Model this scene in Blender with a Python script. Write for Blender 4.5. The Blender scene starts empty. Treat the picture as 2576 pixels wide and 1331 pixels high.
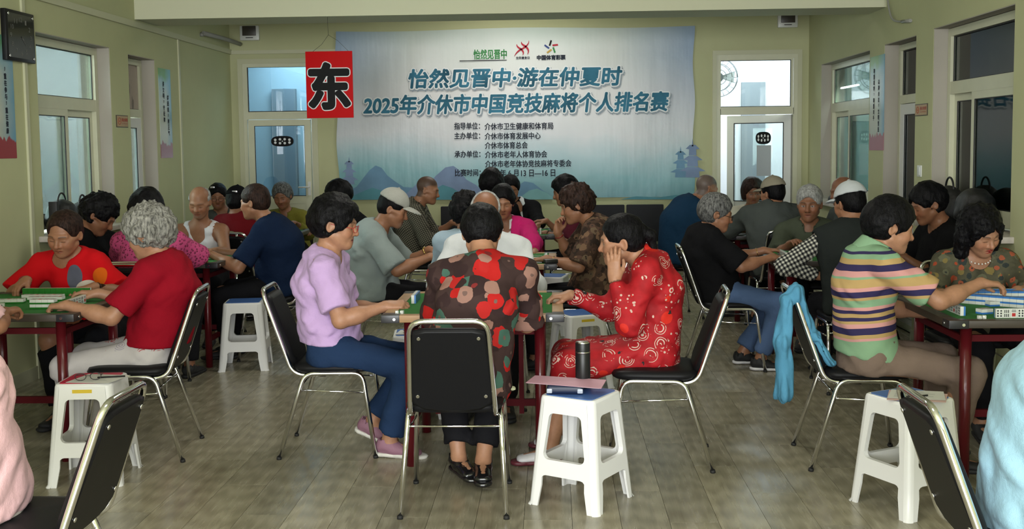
import bpy, bmesh, math, random, time
import numpy as np
from mathutils import Vector, Matrix
T0 = time.time()
random.seed(7)
PI = math.pi
scene = bpy.context.scene
SC = scene.collection
# ---------------------------------------------------------------- camera
FPX, W_PX, H_PX, PPY = 2750.0, 2576.0, 1331.0, 580.0
cam_d = bpy.data.cameras.new('camera'); cam = bpy.data.objects.new('camera', cam_d); SC.objects.link(cam); scene.camera = cam
cam_d.sensor_fit = 'HORIZONTAL'; cam_d.sensor_width = 36.0; cam_d.lens = FPX / W_PX * 36.0
cam_d.shift_x = 0.0; cam_d.shift_y = -(H_PX / 2 - PPY) / W_PX
cam_d.clip_start = 0.05; cam_d.clip_end = 100
yaw, pitch, roll = math.radians(2.17116), math.radians(4.44473), -0.012
fw = Vector((-math.sin(yaw) * math.cos(pitch), math.cos(yaw) * math.cos(pitch), -math.sin(pitch)))
rt0 = Vector((math.cos(yaw), math.sin(yaw), 0)); up0 = rt0.cross(fw)
rt = rt0 * math.cos(roll) + up0 * math.sin(roll); up = up0 * math.cos(roll) - rt0 * math.sin(roll)
cam.matrix_world = Matrix(((rt.x, up.x, -fw.x, 0), (rt.y, up.y, -fw.y, 0), (rt.z, up.z, -fw.z, 1.55), (0, 0, 0, 1)))
# ---------------------------------------------------------------- world, daylight, exposure
world = bpy.data.worlds.new('overcast_sky'); scene.world = world; world.use_nodes = True
world.node_tree.nodes['Background'].inputs[0].default_value = (0.78, 0.88, 1.0, 1); world.node_tree.nodes['Background'].inputs[1].default_value = 0.6
def area(name, loc, target, sx, sy, power, col=(1, 1, 1), spread=180):
    d = bpy.data.lights.new(name, 'AREA'); d.shape = 'RECTANGLE'; d.size = sx; d.size_y = sy; d.energy = power; d.color = col; d.spread = math.radians(spread)
    o = bpy.data.objects.new(name, d); SC.objects.link(o); o.location = loc
    dv = Vector(target) - Vector(loc); o.rotation_euler = (0, 0, 0) if abs(dv.z) > .9 * dv.length else dv.to_track_quat('-Z', 'Y').to_euler(); return o
area('daylight_front_windows', (-0.3, -2.6, 1.75), (-0.3, 8, 0.9), 5.2, 2.0, 425, (0.96, 0.98, 1.0))
area('daylight_left_corridor', (-4.95, 8.3, 2.9), (-5.0, 8.3, 0), 1.5, 4.0, 420, (0.90, 1.0, 1.0))
area('daylight_right_corridor', (3.4, 10.9, 2.7), (5.0, 10.9, 1.4), .6, 1.6, 150, (0.82, 1.0, 0.96))
area('daylight_right_store', (3.6, 7.4, 2.8), (3.6, 7.4, 0), .6, 1.6, 13, (0.9, 1.0, 0.95))
area('daylight_back_corridor', (2.4, 13.2, 2.9), (2.4, 13.7, 0), 1.6, 1.2, 60, (0.88, 0.93, 1.0))
area('daylight_back_room', (-3.0, 13.2, 2.9), (-3.0, 13.4, 0), 1.2, 1.0, 58, (0.8, 0.93, 1.0))
area('ceiling_lamp_light_a', (-0.4, 2.6, 3.16), (-0.4, 2.6, 0), 1.2, .6, 15, (1.0, 0.97, 0.90))
area('ceiling_lamp_light_b', (-0.4, 7.0, 3.16), (-0.4, 7.0, 0), 1.2, .6, 15, (1.0, 0.97, 0.90))
area('ceiling_lamp_light_c', (-0.4, 10.9, 3.16), (-0.4, 10.9, 0), 1.2, .6, 12, (1.0, 0.97, 0.90))
scene.view_settings.view_transform = 'Standard'; scene.view_settings.look = 'None'; scene.view_settings.gamma = 1.0; scene.view_settings.use_curve_mapping = False
scene.view_settings.exposure = 0.46
cy = scene.cycles; cy.max_bounces = 4; cy.diffuse_bounces = 2; cy.glossy_bounces = 2; cy.transmission_bounces = 2; cy.transparent_max_bounces = 5; cy.caustics_reflective = False; cy.caustics_refractive = False
cy.use_adaptive_sampling = True; cy.adaptive_threshold = 0.03
# ---------------------------------------------------------------- helpers
def put(o, parent=None, label=None, cat=None, group=None, kind=None):
    if parent is not None: o.parent = parent
    if label: o['label'] = label
    if cat: o['category'] = cat
    if group: o['group'] = group
    if kind: o['kind'] = kind
    return o
def empty(name, loc=(0, 0, 0), rz=0, **kw):
    o = bpy.data.objects.new(name, None); SC.objects.link(o); o.location = loc; o.rotation_euler = (0, 0, rz); o.empty_display_size = .05; return put(o, **kw)
def fillet(pts, rad, n=5):
    out = [Vector(pts[0])]
    for i in range(1, len(pts) - 1):
        a, b, c = Vector(pts[i - 1]), Vector(pts[i]), Vector(pts[i + 1]); u, v = (a - b), (c - b)
        rr = min(rad, u.length * .48, v.length * .48); p, q = b + u.normalized() * rr, b + v.normalized() * rr
        for k in range(n + 1):
            t = k / n; out.append(p * (1 - t) ** 2 + b * 2 * t * (1 - t) + q * t * t)
    out.append(Vector(pts[-1])); return out
class MB:
    def __init__(s): s.v, s.f, s.m, s.sm = [], [], [], []
    def add(s, v, f, mi=0, smooth=False):
        n = len(s.v); s.v += [tuple(a) for a in v]; s.f += [tuple(i + n for i in q) for q in f]; s.m += [mi] * len(f); s.sm += [smooth] * len(f); return s
    def box(s, x0, x1, y0, y1, z0, z1, mi=0):
        return s.add([(x0, y0, z0), (x1, y0, z0), (x1, y1, z0), (x0, y1, z0), (x0, y0, z1), (x1, y0, z1), (x1, y1, z1), (x0, y1, z1)],
                     [(0, 3, 2, 1), (4, 5, 6, 7), (0, 1, 5, 4), (1, 2, 6, 5), (2, 3, 7, 6), (3, 0, 4, 7)], mi)
    def tube(s, pts, r, seg=10, mi=0, r2=None):
        pts = [Vector(p) for p in pts]; n = len(pts); t0 = (pts[1] - pts[0]).normalized(); x = t0.orthogonal().normalized(); vs = []
        for i in range(n):
            t = (pts[min(i + 1, n - 1)] - pts[max(i - 1, 0)]).normalized(); x = (x - t * x.dot(t)).normalized(); y = t.cross(x); rr = r if r2 is None else r + (r2 - r) * i / (n - 1)
            vs += [pts[i] + (x * math.cos(2 * PI * k / seg) + y * math.sin(2 * PI * k / seg)) * rr for k in range(seg)]
        fs = [(i * seg + k, i * seg + (k + 1) % seg, (i + 1) * seg + (k + 1) % seg, (i + 1) * seg + k) for i in range(n - 1) for k in range(seg)]
        s.add(vs, fs, mi, True); c = len(s.v) - len(vs); s.f += [tuple(c + k for k in reversed(range(seg))), tuple(c + (n - 1) * seg + k for k in range(seg))]; s.m += [mi] * 2; s.sm += [False] * 2; return s
    def lathe(s, prof, seg=24, c=(0, 0, 0), mi=0, smooth=True):
        vs = [(c[0] + r * math.cos(2 * PI * k / seg), c[1] + r * math.sin(2 * PI * k / seg), c[2] + z) for r, z in prof for k in range(seg)]
        fs = [(i * seg + k, i * seg + (k + 1) % seg, (i + 1) * seg + (k + 1) % seg, (i + 1) * seg + k) for i in range(len(prof) - 1) for k in range(seg)]
        return s.add(vs, fs, mi, smooth)
    def disc(s, c, x, y, n=20, mi=0):
        c, x, y = Vector(c), Vector(x), Vector(y); return s.add([c + x * math.cos(2 * PI * k / n) + y * math.sin(2 * PI * k / n) for k in range(n)], [tuple(range(n))], mi)
    def poly(s, pts, mi=0): return s.add(pts, [tuple(range(len(pts)))], mi)
    def prism(s, pts, d, mi=0):                      # closed outline pts extruded by vector d
        n = len(pts); d = Vector(d); p = [Vector(a) for a in pts]
        return s.add(p + [a + d for a in p], [tuple(reversed(range(n))), tuple(range(n, 2 * n))] + [(i, (i + 1) % n, n + (i + 1) % n, n + i) for i in range(n)], mi)
    def build(s, name, mats, parent=None, bevel=0, seg=2, **kw):
        me = bpy.data.meshes.new(name); me.from_pydata(s.v, [], s.f); me.polygons.foreach_set('material_index', s.m); me.polygons.foreach_set('use_smooth', s.sm)
        if bevel:
            bm = bmesh.new(); bm.from_mesh(me); bmesh.ops.remove_doubles(bm, verts=bm.verts, dist=1e-5)
            bmesh.ops.bevel(bm, geom=[e for e in bm.edges if len(e.link_faces) == 2 and e.calc_face_angle(0) > .5], offset=bevel, segments=seg, affect='EDGES', profile=.6)
            for f in bm.faces: f.smooth = True
            bm.to_mesh(me); bm.free()
            if hasattr(me, 'set_sharp_from_angle'): me.set_sharp_from_angle(angle=.7)
        me.update()
        for m in (mats if isinstance(mats, (list, tuple)) else [mats]): me.materials.append(m)
        o = bpy.data.objects.new(name, me); SC.objects.link(o); return put(o, parent, **kw)
def copy_tree(o, parent=None):
    c = o.copy(); SC.objects.link(c); c.parent = parent
    for ch in o.children: copy_tree(ch, c)
    return c
# ---------------------------------------------------------------- materials
M = {}
def srgb(r, g, b):
    f = lambda c: (c / 12.92 if c <= .04045 else ((c + .055) / 1.055) ** 2.4); return (f(r / 255), f(g / 255), f(b / 255))
class NT:
    def __init__(s, name):
        s.mat = bpy.data.materials.new(name); s.mat.use_nodes = True; s.t = s.mat.node_tree; s.b = s.t.nodes['Principled BSDF']; s._c = None
    def n(s, typ, **kw):
        nd = s.t.nodes.new('ShaderNode' + typ)
        for k, v in kw.items():
            if k.startswith('i_'): nd.inputs[k[2:].replace('_', ' ')].default_value = v
            else: setattr(nd, k, v)
        return nd
    def l(s, a, b): s.t.links.new(a, b)
    def obj(s): 
        if s._c is None: s._c = s.n('TexCoord')
        return s._c.outputs['Object']
    def map(s, scale=(1, 1, 1), rot=(0, 0, 0), loc=(0, 0, 0), src=None):
        m = s.n('Mapping'); m.inputs['Scale'].default_value = scale; m.inputs['Rotation'].default_value = rot; m.inputs['Location'].default_value = loc; s.l(src or s.obj(), m.inputs[0]); return m.outputs[0]
    def noise(s, scale=5, detail=3, rough=.5, vec=None, out=0):
        nd = s.n('TexNoise'); nd.inputs['Scale'].default_value = scale; nd.inputs['Detail'].default_value = detail; nd.inputs['Roughness'].default_value = rough; s.l(vec or s.obj(), nd.inputs['Vector']); return nd.outputs[out]
    def vor(s, scale=5, vec=None, feat='F1', rnd=1.0):
        nd = s.n('TexVoronoi'); nd.feature = feat; nd.inputs['Scale'].default_value = scale; nd.inputs['Randomness'].default_value = rnd; s.l(vec or s.obj(), nd.inputs['Vector']); return nd
    def ramp(s, fac, stops, interp='LINEAR'):
        r = s.n('ValToRGB'); cr = r.color_ramp; cr.interpolation = interp
        while len(cr.elements) < len(stops): cr.elements.new(.5)
        for e, (p, c) in zip(cr.elements, stops): e.position = p; e.color = (*c, 1) if len(c) == 3 else c
        s.l(fac, r.inputs[0]); return r.outputs[0]
    def math(s, op, a, b=None, c=None):
        m = s.n('Math', operation=op)
        for i, v in enumerate((a, b, c)):
            if v is None: continue
            if isinstance(v, (int, float)): m.inputs[i].default_value = v
            else: s.l(v, m.inputs[i])
        return m.outputs[0]
    def mix(s, fac, a, b, blend='MIX'):
        m = s.n('Mix', data_type='RGBA', blend_type=blend)
        for i, v in ((0, fac), (6, a), (7, b)):
            if isinstance(v, (int, float)): m.inputs[i].default_value = v
            elif isinstance(v, tuple): m.inputs[i].default_value = (*v, 1)
            else: s.l(v, m.inputs[i])
        return m.outputs[2]
    def sep(s, v=None):
        x = s.n('SeparateXYZ'); s.l(v or s.obj(), x.inputs[0]); return x.outputs
    def comb(s, x, y, z):
        c = s.n('CombineXYZ')
        for i, v in enumerate((x, y, z)):
            if isinstance(v, (int, float)): c.inputs[i].default_value = v
            else: s.l(v, c.inputs[i])
        return c.outputs[0]
    def bump(s, h, strength=.3, dist=.01):
        b = s.n('Bump'); b.inputs['Strength'].default_value = strength; b.inputs['Distance'].default_value = dist; s.l(h, b.inputs['Height']); s.l(b.outputs[0], s.b.inputs['Normal'])
    def done(s, col=None, rough=.6, metal=0, spec=.5, coat=0, key=None):
        if isinstance(col, tuple): s.b.inputs['Base Color'].default_value = (*col, 1)
        elif col is not None: s.l(col, s.b.inputs['Base Color'])
        if isinstance(rough, (int, float)): s.b.inputs['Roughness'].default_value = rough
        else: s.l(rough, s.b.inputs['Roughness'])
        s.b.inputs['Metallic'].default_value = metal; s.b.inputs['Specular IOR Level'].default_value = spec; s.b.inputs['Coat Weight'].default_value = coat
        if key: M[key] = s.mat
        return s.mat
def plain(key, col, rough=.6, metal=0, spec=.5, coat=0, var=.0, vs=8, bump=0, bs=60, bd=.003):
    t = NT(key); c = col
    if var: c = t.ramp(t.noise(vs, 4), [(.3, tuple(a * (1 - var) for a in col)), (.7, tuple(min(1, a * (1 + var)) for a in col))])
    if bump: t.bump(t.noise(bs, 4), bump, bd)
    return t.done(c, rough, metal, spec, coat, key)
def cloth(key, col, var=.06, rough=.85, weave=400): 
    t = NT(key); c = t.ramp(t.noise(6, 3), [(.3, tuple(a * (1 - var) for a in col)), (.7, tuple(min(1, a * (1 + var)) for a in col))])
    h = t.math('ADD', t.math('MULTIPLY', t.noise(weave, 2), .12), t.noise(14, 3)); t.bump(h, .5, .02); t.b.inputs['Sheen Weight'].default_value = .10 if min(col) > .2 else 0.
    return t.done(c, rough, 0, .12 if max(col) > .1 else .06, 0, key)
# ---------------------------------------------------------------- surface materials
XL, XR, YB, YF, ZC = -3.533, 2.769, 12.0, -3.0, 3.25
def wallmat(key, col):
    t = NT(key); c = t.ramp(t.noise(1.3, 4, .6), [(.25, tuple(a * .93 for a in col)), (.75, tuple(min(1, a * 1.04) for a in col))]); t.bump(t.noise(90, 3), .08, .004); return t.done(c, .75, 0, .3, 0, key)
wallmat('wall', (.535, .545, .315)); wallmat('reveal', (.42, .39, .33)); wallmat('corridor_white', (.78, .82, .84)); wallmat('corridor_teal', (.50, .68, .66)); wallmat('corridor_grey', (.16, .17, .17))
plain('ceiling_paint', (.64, .645, .46), .8); plain('upvc', (.64, .64, .47), .35, var=.03); plain('upvc_white', (.74, .75, .72), .3)
plain('gasket', (.012, .012, .013), .5); plain('trunking', (.55, .55, .37), .45)
t = NT('glass'); g = t.n('BsdfGlossy'); g.inputs['Roughness'].default_value = .02; tr = t.n('BsdfTransparent'); tr.inputs[0].default_value = (.90, .96, .95, 1); mx = t.n('MixShader'); fr = t.n('Fresnel'); fr.inputs[0].default_value = 1.5
t.l(t.math('ADD', t.math('MULTIPLY', fr.outputs[0], .9), .02), mx.inputs[0]); t.l(tr.outputs[0], mx.inputs[1]); t.l(g.outputs[0], mx.inputs[2]); t.l(mx.outputs[0], t.t.nodes['Material Output'].inputs[0]); M['glass'] = t.mat
t = NT('dark_glass'); g = t.n('BsdfGlossy'); g.inputs['Roughness'].default_value = .03; tr = t.n('BsdfTransparent'); tr.inputs[0].default_value = (.30, .42, .38, 1); mx = t.n('MixShader'); fr = t.n('Fresnel'); fr.inputs[0].default_value = 1.5
t.l(t.math('ADD', t.math('MULTIPLY', fr.outputs[0], .9), .03), mx.inputs[0]); t.l(tr.outputs[0], mx.inputs[1]); t.l(g.outputs[0], mx.inputs[2]); t.l(mx.outputs[0], t.t.nodes['Material Output'].inputs[0]); M['dark_glass'] = t.mat
t = NT('laminate'); oi = t.n('ObjectInfo'); rnd = oi.outputs['Random']
vec = t.n('VectorMath', operation='ADD'); t.l(t.obj(), vec.inputs[0]); t.l(t.comb(t.math('MULTIPLY', rnd, 37.), t.math('MULTIPLY', rnd, 91.), 0.), vec.inputs[1])
gr = t.noise(1., 6, .65, t.map((26, 1.6, 1), src=vec.outputs[0])); big = t.noise(1., 3, .5, t.map((5, .7, 1), src=vec.outputs[0]))
ring = t.n('TexWave'); ring.wave_type = 'RINGS'; ring.inputs['Scale'].default_value = 2.2; ring.inputs['Distortion'].default_value = 6; ring.inputs['Detail'].default_value = 3; t.l(t.map((7, .8, 1), src=vec.outputs[0]), ring.inputs['Vector'])
f = t.math('ADD', t.math('MULTIPLY', gr, .55), t.math('ADD', t.math('MULTIPLY', big, .35), t.math('MULTIPLY', ring.outputs['Fac'], .12)))
c = t.ramp(f, [(.30, (.18, .160, .105)), (.52, (.315, .29, .205)), (.72, (.44, .41, .305))])
c = t.mix(1.0, c, t.ramp(rnd, [(0, (.80, .80, .80)), (1, (1.08, 1.06, 1.03))]), 'MULTIPLY')
t.bump(gr, .12, .002); t.done(c, t.ramp(gr, [(.3, (.20,) * 3), (.8, (.34,) * 3)]), 0, .5, 0, 'laminate'); plain('subfloor', (.03, .027, .022), .8)
def srf(name, mb, mats, parent=None, **kw): return mb.build(name, mats, parent, kind='structure', **kw)
# ---------------------------------------------------------------- floor: planks laid along the room
floor = srf('floor', MB().box(XL - .3, XR + .3, YF, YB + .02, -.12, -.008), M['subfloor'])
pm = MB().box(-.0992, .0992, -.599, .599, -.008, 0).build('plank', M['laminate'], floor); first = True
restf = MB(); rows = int((XR - XL) / .2) + 1
for i in range(rows):
    x = XL + .1 + .2 * i; y = YF + .6 - (i * .41 % 1.2)
    while y < YB + .6:
        if y - .6 > YB - .02: break
        if y - .6 > 3.0:
            o = pm if first else pm.copy()
            if not first: SC.objects.link(o); o.parent = floor
            first = False; o.location = (x, y, 0)
        else: restf.box(x - .0992, x + .0992, max(YF, y - .599), y + .599, -.008, 0)
        y += 1.2
ro = restf.build('plank_field', M['laminate'], floor); ro['kind'] = 'stuff'
# ---------------------------------------------------------------- walls (openings: (along0, along1, z0, z1))
TH = .24
def wall_with_openings(name, axis, pos, a0, a1, z1, ops, th, mat, out):
    mb = MB(); ops = sorted(ops); cur = a0
    def bx(p, q, z0, zz):
        if q - p < 1e-4 or zz - z0 < 1e-4: return
        lo, hi = (pos, pos + out * th) if out > 0 else (pos - th, pos)
        mb.box(lo, hi, p, q, z0, zz) if axis == 'x' else mb.box(p, q, lo, hi, z0, zz)
    for (p, q, z0, zz) in ops:
        bx(cur, p, 0, z1); bx(p, q, 0, z0); bx(p, q, zz, z1); cur = q
    bx(cur, a1, 0, z1); return srf(name, mb, mat)
wall_with_openings('wall_left', 'x', XL, YF, YB + TH, ZC, [(7.44, 8.70, .96, 2.37), (9.08, 9.69, 0.0, 2.35)], TH, M['wall'], -1)
wall_with_openings('wall_right', 'x', XR, YF, YB + TH, ZC, [(6.72, 8.12, .96, 2.36), (8.50, 9.30, 0.0, 2.35), (9.72, 11.45, .96, 2.343)], TH, M['wall'], 1)
wall_with_openings('wall_back', 'y', YB, XL - TH, XR + TH, ZC, [(-3.41, -2.60, 0.0, 2.49), (1.775, 2.655, 0.0, 2.505)], TH, M['wall'], 1)
wall_with_openings('wall_front', 'y', YF, XL - TH, XR + TH, ZC, [(-2.9, -.6, .7, 2.8), (.0, 2.3, .7, 2.8)], TH, M['wall'], -1)
srf('ceiling', MB().box(XL - TH, XR + TH, YF - TH, YB + TH, ZC, ZC + .15), M['ceiling_paint'])
srf('trim_1', MB().box(XL, XR, 9.26, 9.76, 2.655, ZC), M['ceiling_paint'])           # ceiling beam
# corner pilaster strips and cable trunking
srf('trim_2', MB().box(XL, XL + .022, YF, YB, 2.585, 2.635).box(XL, -2.3, YB - .02, YB, 2.585, 2.625), M['trunking'])
srf('trim_3', MB().box(XL, XL + .012, 10.30, 10.335, 0, 2.585), M['trunking'])
srf('trim_4', MB().box(XL, XL + .015, 7.24, 7.28, 0, 3.2), M['trunking'])
for nm, mb in (('baseboard_left', MB().box(XL, XL + .012, YF, 9.08, 0, .09).box(XL, XL + .012, 9.69, YB, 0, .09)), ('baseboard_right', MB().box(XR - .012, XR, YF, 8.5, 0, .09).box(XR - .012, XR, 9.3, YB, 0, .09)),
               ('baseboard_back', MB().box(-2.6, 1.77, YB - .012, YB, 0, .09))): srf(nm, mb, M['trunking'])
# reveal linings of the openings
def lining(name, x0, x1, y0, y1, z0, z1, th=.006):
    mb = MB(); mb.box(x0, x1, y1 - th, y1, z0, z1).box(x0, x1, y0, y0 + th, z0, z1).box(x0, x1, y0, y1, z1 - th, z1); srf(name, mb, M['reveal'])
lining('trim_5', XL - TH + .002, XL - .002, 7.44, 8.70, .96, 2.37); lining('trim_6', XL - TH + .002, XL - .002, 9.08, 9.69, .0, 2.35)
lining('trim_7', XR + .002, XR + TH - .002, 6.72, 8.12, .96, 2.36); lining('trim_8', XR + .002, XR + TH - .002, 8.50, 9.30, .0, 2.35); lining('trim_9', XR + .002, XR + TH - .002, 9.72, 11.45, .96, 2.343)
# ---------------------------------------------------------------- windows and doors
def rails(mb, X, y0, y1, z0, z1, w, d):      # rectangular frame in a plane x = X
    mb.box(X - d, X + d, y0, y0 + w, z0, z1).box(X - d, X + d, y1 - w, y1, z0, z1).box(X - d, X + d, y0 + w, y1 - w, z0, z0 + w).box(X - d, X + d, y0 + w, y1 - w, z1 - w, z1); return mb
def pane(parent, X, y0, y1, z0, z1, gm, room):
    o = MB().box(X - .003, X + .003, y0, y1, z0, z1).build('pane', M[gm], parent)
    s = .010 * room; mb = MB(); rails(mb, X + s, y0, y1, z0, z1, .007, .0035); mb.build('gasket', M['gasket'], o); return o
def window(name, X, room, y0, y1, z0, z1, zt, split, gms):
    r = rails(MB(), X, y0, y1, z0, z1, .055, .035); r.box(X - .034, X + .034, y0 + .055, y1 - .055, zt - .045, zt + .045); w = srf(name, r, M['upvc'])
    pane(w, X, y0 + .055, y1 - .055, zt + .045, z1 - .055, gms[0], room)
    for k, (a, b, off) in enumerate(((y0 + .055, split + .03, .018), (split - .03, y1 - .055, -.014))):
        s = rails(MB(), X + off * room, a, b, z0 + .055, zt - .045, .05, .014).build('sash', M['upvc'], w); pane(s, X + off * room, a + .05, b - .05, z0 + .105, zt - .095, gms[1 + k], room)
    return w
w1 = window('window_1', XL - .135, 1, 7.45, 8.69, .99, 2.36, 1.905, 8.095, ('glass', 'glass', 'glass'))
w2 = window('window_2', XR + .135, -1, 6.73, 8.11, .99, 2.35, 1.925, 7.62, ('dark_glass', 'dark_glass', 'dark_glass'))
w3 = window('window_3', XR + .135, -1, 9.73, 11.44, .99, 2.335, 1.895, 10.75, ('glass', 'glass', 'glass'))
plain('sill_stone', (.55, .50, .44), .35, var=.1, vs=30)
for nm, a in (('trim_10', (XL - .20, XL + .10, 7.36, 8.80, .925, .965)), ('trim_11', (XR - .10, XR + .20, 6.66, 8.18, .925, .965)), ('trim_12', (XR - .10, XR + .20, 9.66, 11.5, .925, .965))): srf(nm, MB().box(*a), M['sill_stone'], bevel=.006)
# side doors seen edge-on
def side_door(name, X, room, y0, y1, z1, zt, gm):
    r = rails(MB(), X, y0, y1, 0, z1, .05, .035); r.box(X - .034, X + .034, y0 + .05, y1 - .05, zt - .035, zt + .035); d = srf(name, r, M['upvc'])
    pane(d, X, y0 + .05, y1 - .05, zt + .035, z1 - .05, gm, room)
    lf = rails(MB(), X + .012 * room, y0 + .055, y1 - .055, .02, zt - .04, .085, .02); lf.box(X - .02 + .012 * room, X + .02 + .012 * room, y0 + .1, y1 - .1, .1, .92).build('door_leaf', M['upvc_white'], d); pane(d, X + .012 * room, y0 + .14, y1 - .14, .92, zt - .125, gm, room); return d
dl = side_door('door_1', XL - .15, 1, 9.09, 9.68, 2.34, 1.87, 'glass'); dr = side_door('door_2', XR + .15, -1, 8.51, 9.29, 2.34, 1.89, 'dark_glass')
# back doors
def yrails(mb, Y, x0, x1, z0, z1, w, d):
    return mb.box(x0, x0 + w, Y - d, Y + d, z0, z1).box(x1 - w, x1, Y - d, Y + d, z0, z1).box(x0 + w, x1 - w, Y - d, Y + d, z0, z0 + w).box(x0 + w, x1 - w, Y - d, Y + d, z1 - w, z1)
def ypane(parent, Y, x0, x1, z0, z1, gm):
    o = MB().box(x0, x1, Y - .003, Y + .003, z0, z1).build('pane', M[gm], parent); yrails(MB(), Y - .011, x0 - .004, x1 + .004, z0 - .004, z1 + .004, .010, .0035).build('gasket', M['gasket'], o); return o
t = NT('pane_tint'); g = t.n('BsdfGlossy'); g.inputs['Roughness'].default_value = .02; tr = t.n('BsdfTransparent'); tr.inputs[0].default_value = (.55, .66, .72, 1); mx = t.n('MixShader'); mx.inputs[0].default_value = .10; t.l(tr.outputs[0], mx.inputs[1]); t.l(g.outputs[0], mx.inputs[2]); t.l(mx.outputs[0], t.t.nodes['Material Output'].inputs[0]); M['pane_tint'] = t.mat
d3 = srf('door_3', yrails(MB(), YB + .03, -3.41, -2.60, 0, 2.49, .05, .04).box(-3.36, -2.65, YB - .01, YB + .07, 1.87, 1.945), M['upvc'])
yrails(MB(), YB - .004, -3.37, -2.60, 1.93, 2.468, .022, .010).build('transom_frame', M['upvc'], d3); ypane(d3, YB + .02, -3.345, -2.622, 1.955, 2.445, 'pane_tint')
lf = yrails(MB(), YB + .005, -3.35, -2.66, .02, 1.865, .066, .022).box(-3.29, -2.72, YB - .012, YB + .022, .09, .95).box(-3.284, -2.726, YB - .016, YB + .026, .94, 1.02).build('door_leaf', M['upvc'], d3); ypane(lf, YB + .008, -3.284, -2.726, 1.022, 1.80, 'pane_tint')
MB().box(-2.70, -2.67, YB - .032, YB - .012, 1.03, 1.18).tube(fillet([(-2.685, YB - .03, 1.12), (-2.685, YB - .06, 1.12), (-2.80, YB - .06, 1.12)], .01), .009).build('door_handle', M['upvc_white'], lf)
srf('trim_13', yrails(MB(), YB - .006, -3.45, -2.58, .0, 2.53, .05, .012), M['trunking'])
d4 = srf('door_4', yrails(MB(), YB + .03, 1.775, 2.655, 0, 2.505, .05, .04).box(1.82, 2.61, YB - .01, YB + .07, 1.855, 1.925), M['upvc'])
yrails(MB(), YB - .004, 1.80, 2.60, 1.915, 2.46, .022, .010).build('transom_frame', M['upvc'], d4); ypane(d4, YB + .02, 1.822, 2.578, 1.938, 2.438, 'glass')
hinge = Vector((2.60, YB + .05, 0)); lr = empty('door_leaf', hinge, math.radians(-32), parent=d4)      # stands ajar into the corridor
a = yrails(MB(), 0, -.74, 0, .02, 1.85, .085, .02).box(-.66, -.08, -.012, .012, .1, .90).build('leaf_frame', M['upvc_white'], lr); o = MB().box(-.655, -.085, -.003, .003, .90, 1.765).build('pane', M['glass'], lr)
yrails(MB(), -.02, -.66, -.08, .895, 1.77, .010, .002).build('gasket', M['gasket'], lr)
srf('trim_14', yrails(MB(), YB - .006, 1.735, 2.695, .0, 2.545, .045, .012), M['trunking'])
# ---------------------------------------------------------------- rooms beyond the openings
srf('wall_left_corridor', MB().box(-6.2, -6.0, 6.0, 12.2, 0, 3).box(-6.2, XL - TH, 5.9, 6.0, 0, 3).box(-6.2, XL - TH, 10.9, 11.1, 0, 3).box(-6.2, XL - TH, 6, 11, 2.95, 3.05).box(-5.9, -4.9, 9.55, 9.75, 0, 3), M['corridor_white'])
srf('floor_left_corridor', MB().box(-6.2, XL - TH, 5.9, 11, -.1, 0), M['corridor_teal'])
pts = MB().box(-5.95, -5.9, 7.2, 8.2, .9, 2.2).box(-5.93, -5.9, 7.68, 7.72, .9, 2.2); pts.build('wall_left_corridor_panel', M['corridor_teal'], kind='structure')
srf('wall_right_corridor', MB().box(4.9, 5.1, 5.4, 12.6, 0, 3).box(XR + TH, 5.1, 12.4, 12.6, 0, 3).box(XR + TH, 5.1, 9.50, 9.60, 0, 3).box(XR + TH, 5.1, 9.5, 12.5, 2.95, 3.05), M['corridor_teal'])
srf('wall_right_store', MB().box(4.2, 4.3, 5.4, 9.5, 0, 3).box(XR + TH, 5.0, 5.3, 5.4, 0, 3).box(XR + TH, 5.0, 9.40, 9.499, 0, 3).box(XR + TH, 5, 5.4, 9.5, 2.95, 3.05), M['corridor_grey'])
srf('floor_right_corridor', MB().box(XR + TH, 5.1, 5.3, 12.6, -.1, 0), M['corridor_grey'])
srf('wall_back_corridor', MB().box(-1.0, 3.9, 14.2, 14.4, 0, 3.1).box(.9, 1.0, YB + TH, 14.2, 0, 3.1).box(3.8, 3.9, YB + TH, 14.2, 0, 3.1).box(.9, 3.9, YB + TH, 14.4, 3.05, 3.15), M['corridor_white'])
srf('floor_back_corridor', MB().box(-5, 3.9, YB + .02, 14.4, -.1, -.009), M['corridor_grey'])
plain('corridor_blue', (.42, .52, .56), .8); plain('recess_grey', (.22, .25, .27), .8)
srf('wall_back_room', MB().box(-4.8, -1.2, 13.9, 14.1, 0, 3.1).box(-4.9, -4.8, YB + TH, 14.1, 0, 3.1).box(-1.9, -1.8, YB + TH, 14.1, 0, 3.1).box(-4.9, -1.8, YB + TH, 14.1, 3.05, 3.15), M['corridor_blue'])
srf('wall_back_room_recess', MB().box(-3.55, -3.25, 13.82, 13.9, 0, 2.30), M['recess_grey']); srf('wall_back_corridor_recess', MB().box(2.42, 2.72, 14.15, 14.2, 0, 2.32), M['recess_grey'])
curt = NT('store_curtain'); curt.done((.10, .11, .12), .8, key='store_curtain')
mb = MB()
for k in range(7): mb.tube([(-3.02 + k * .06, 13.75, .5), (-3.02 + k * .06, 13.75, 1.75)], .032)
mb.build('hanging_coats', M['store_curtain'], label='dark coats hanging behind the glass of the closed back door', cat='coats')
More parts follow.
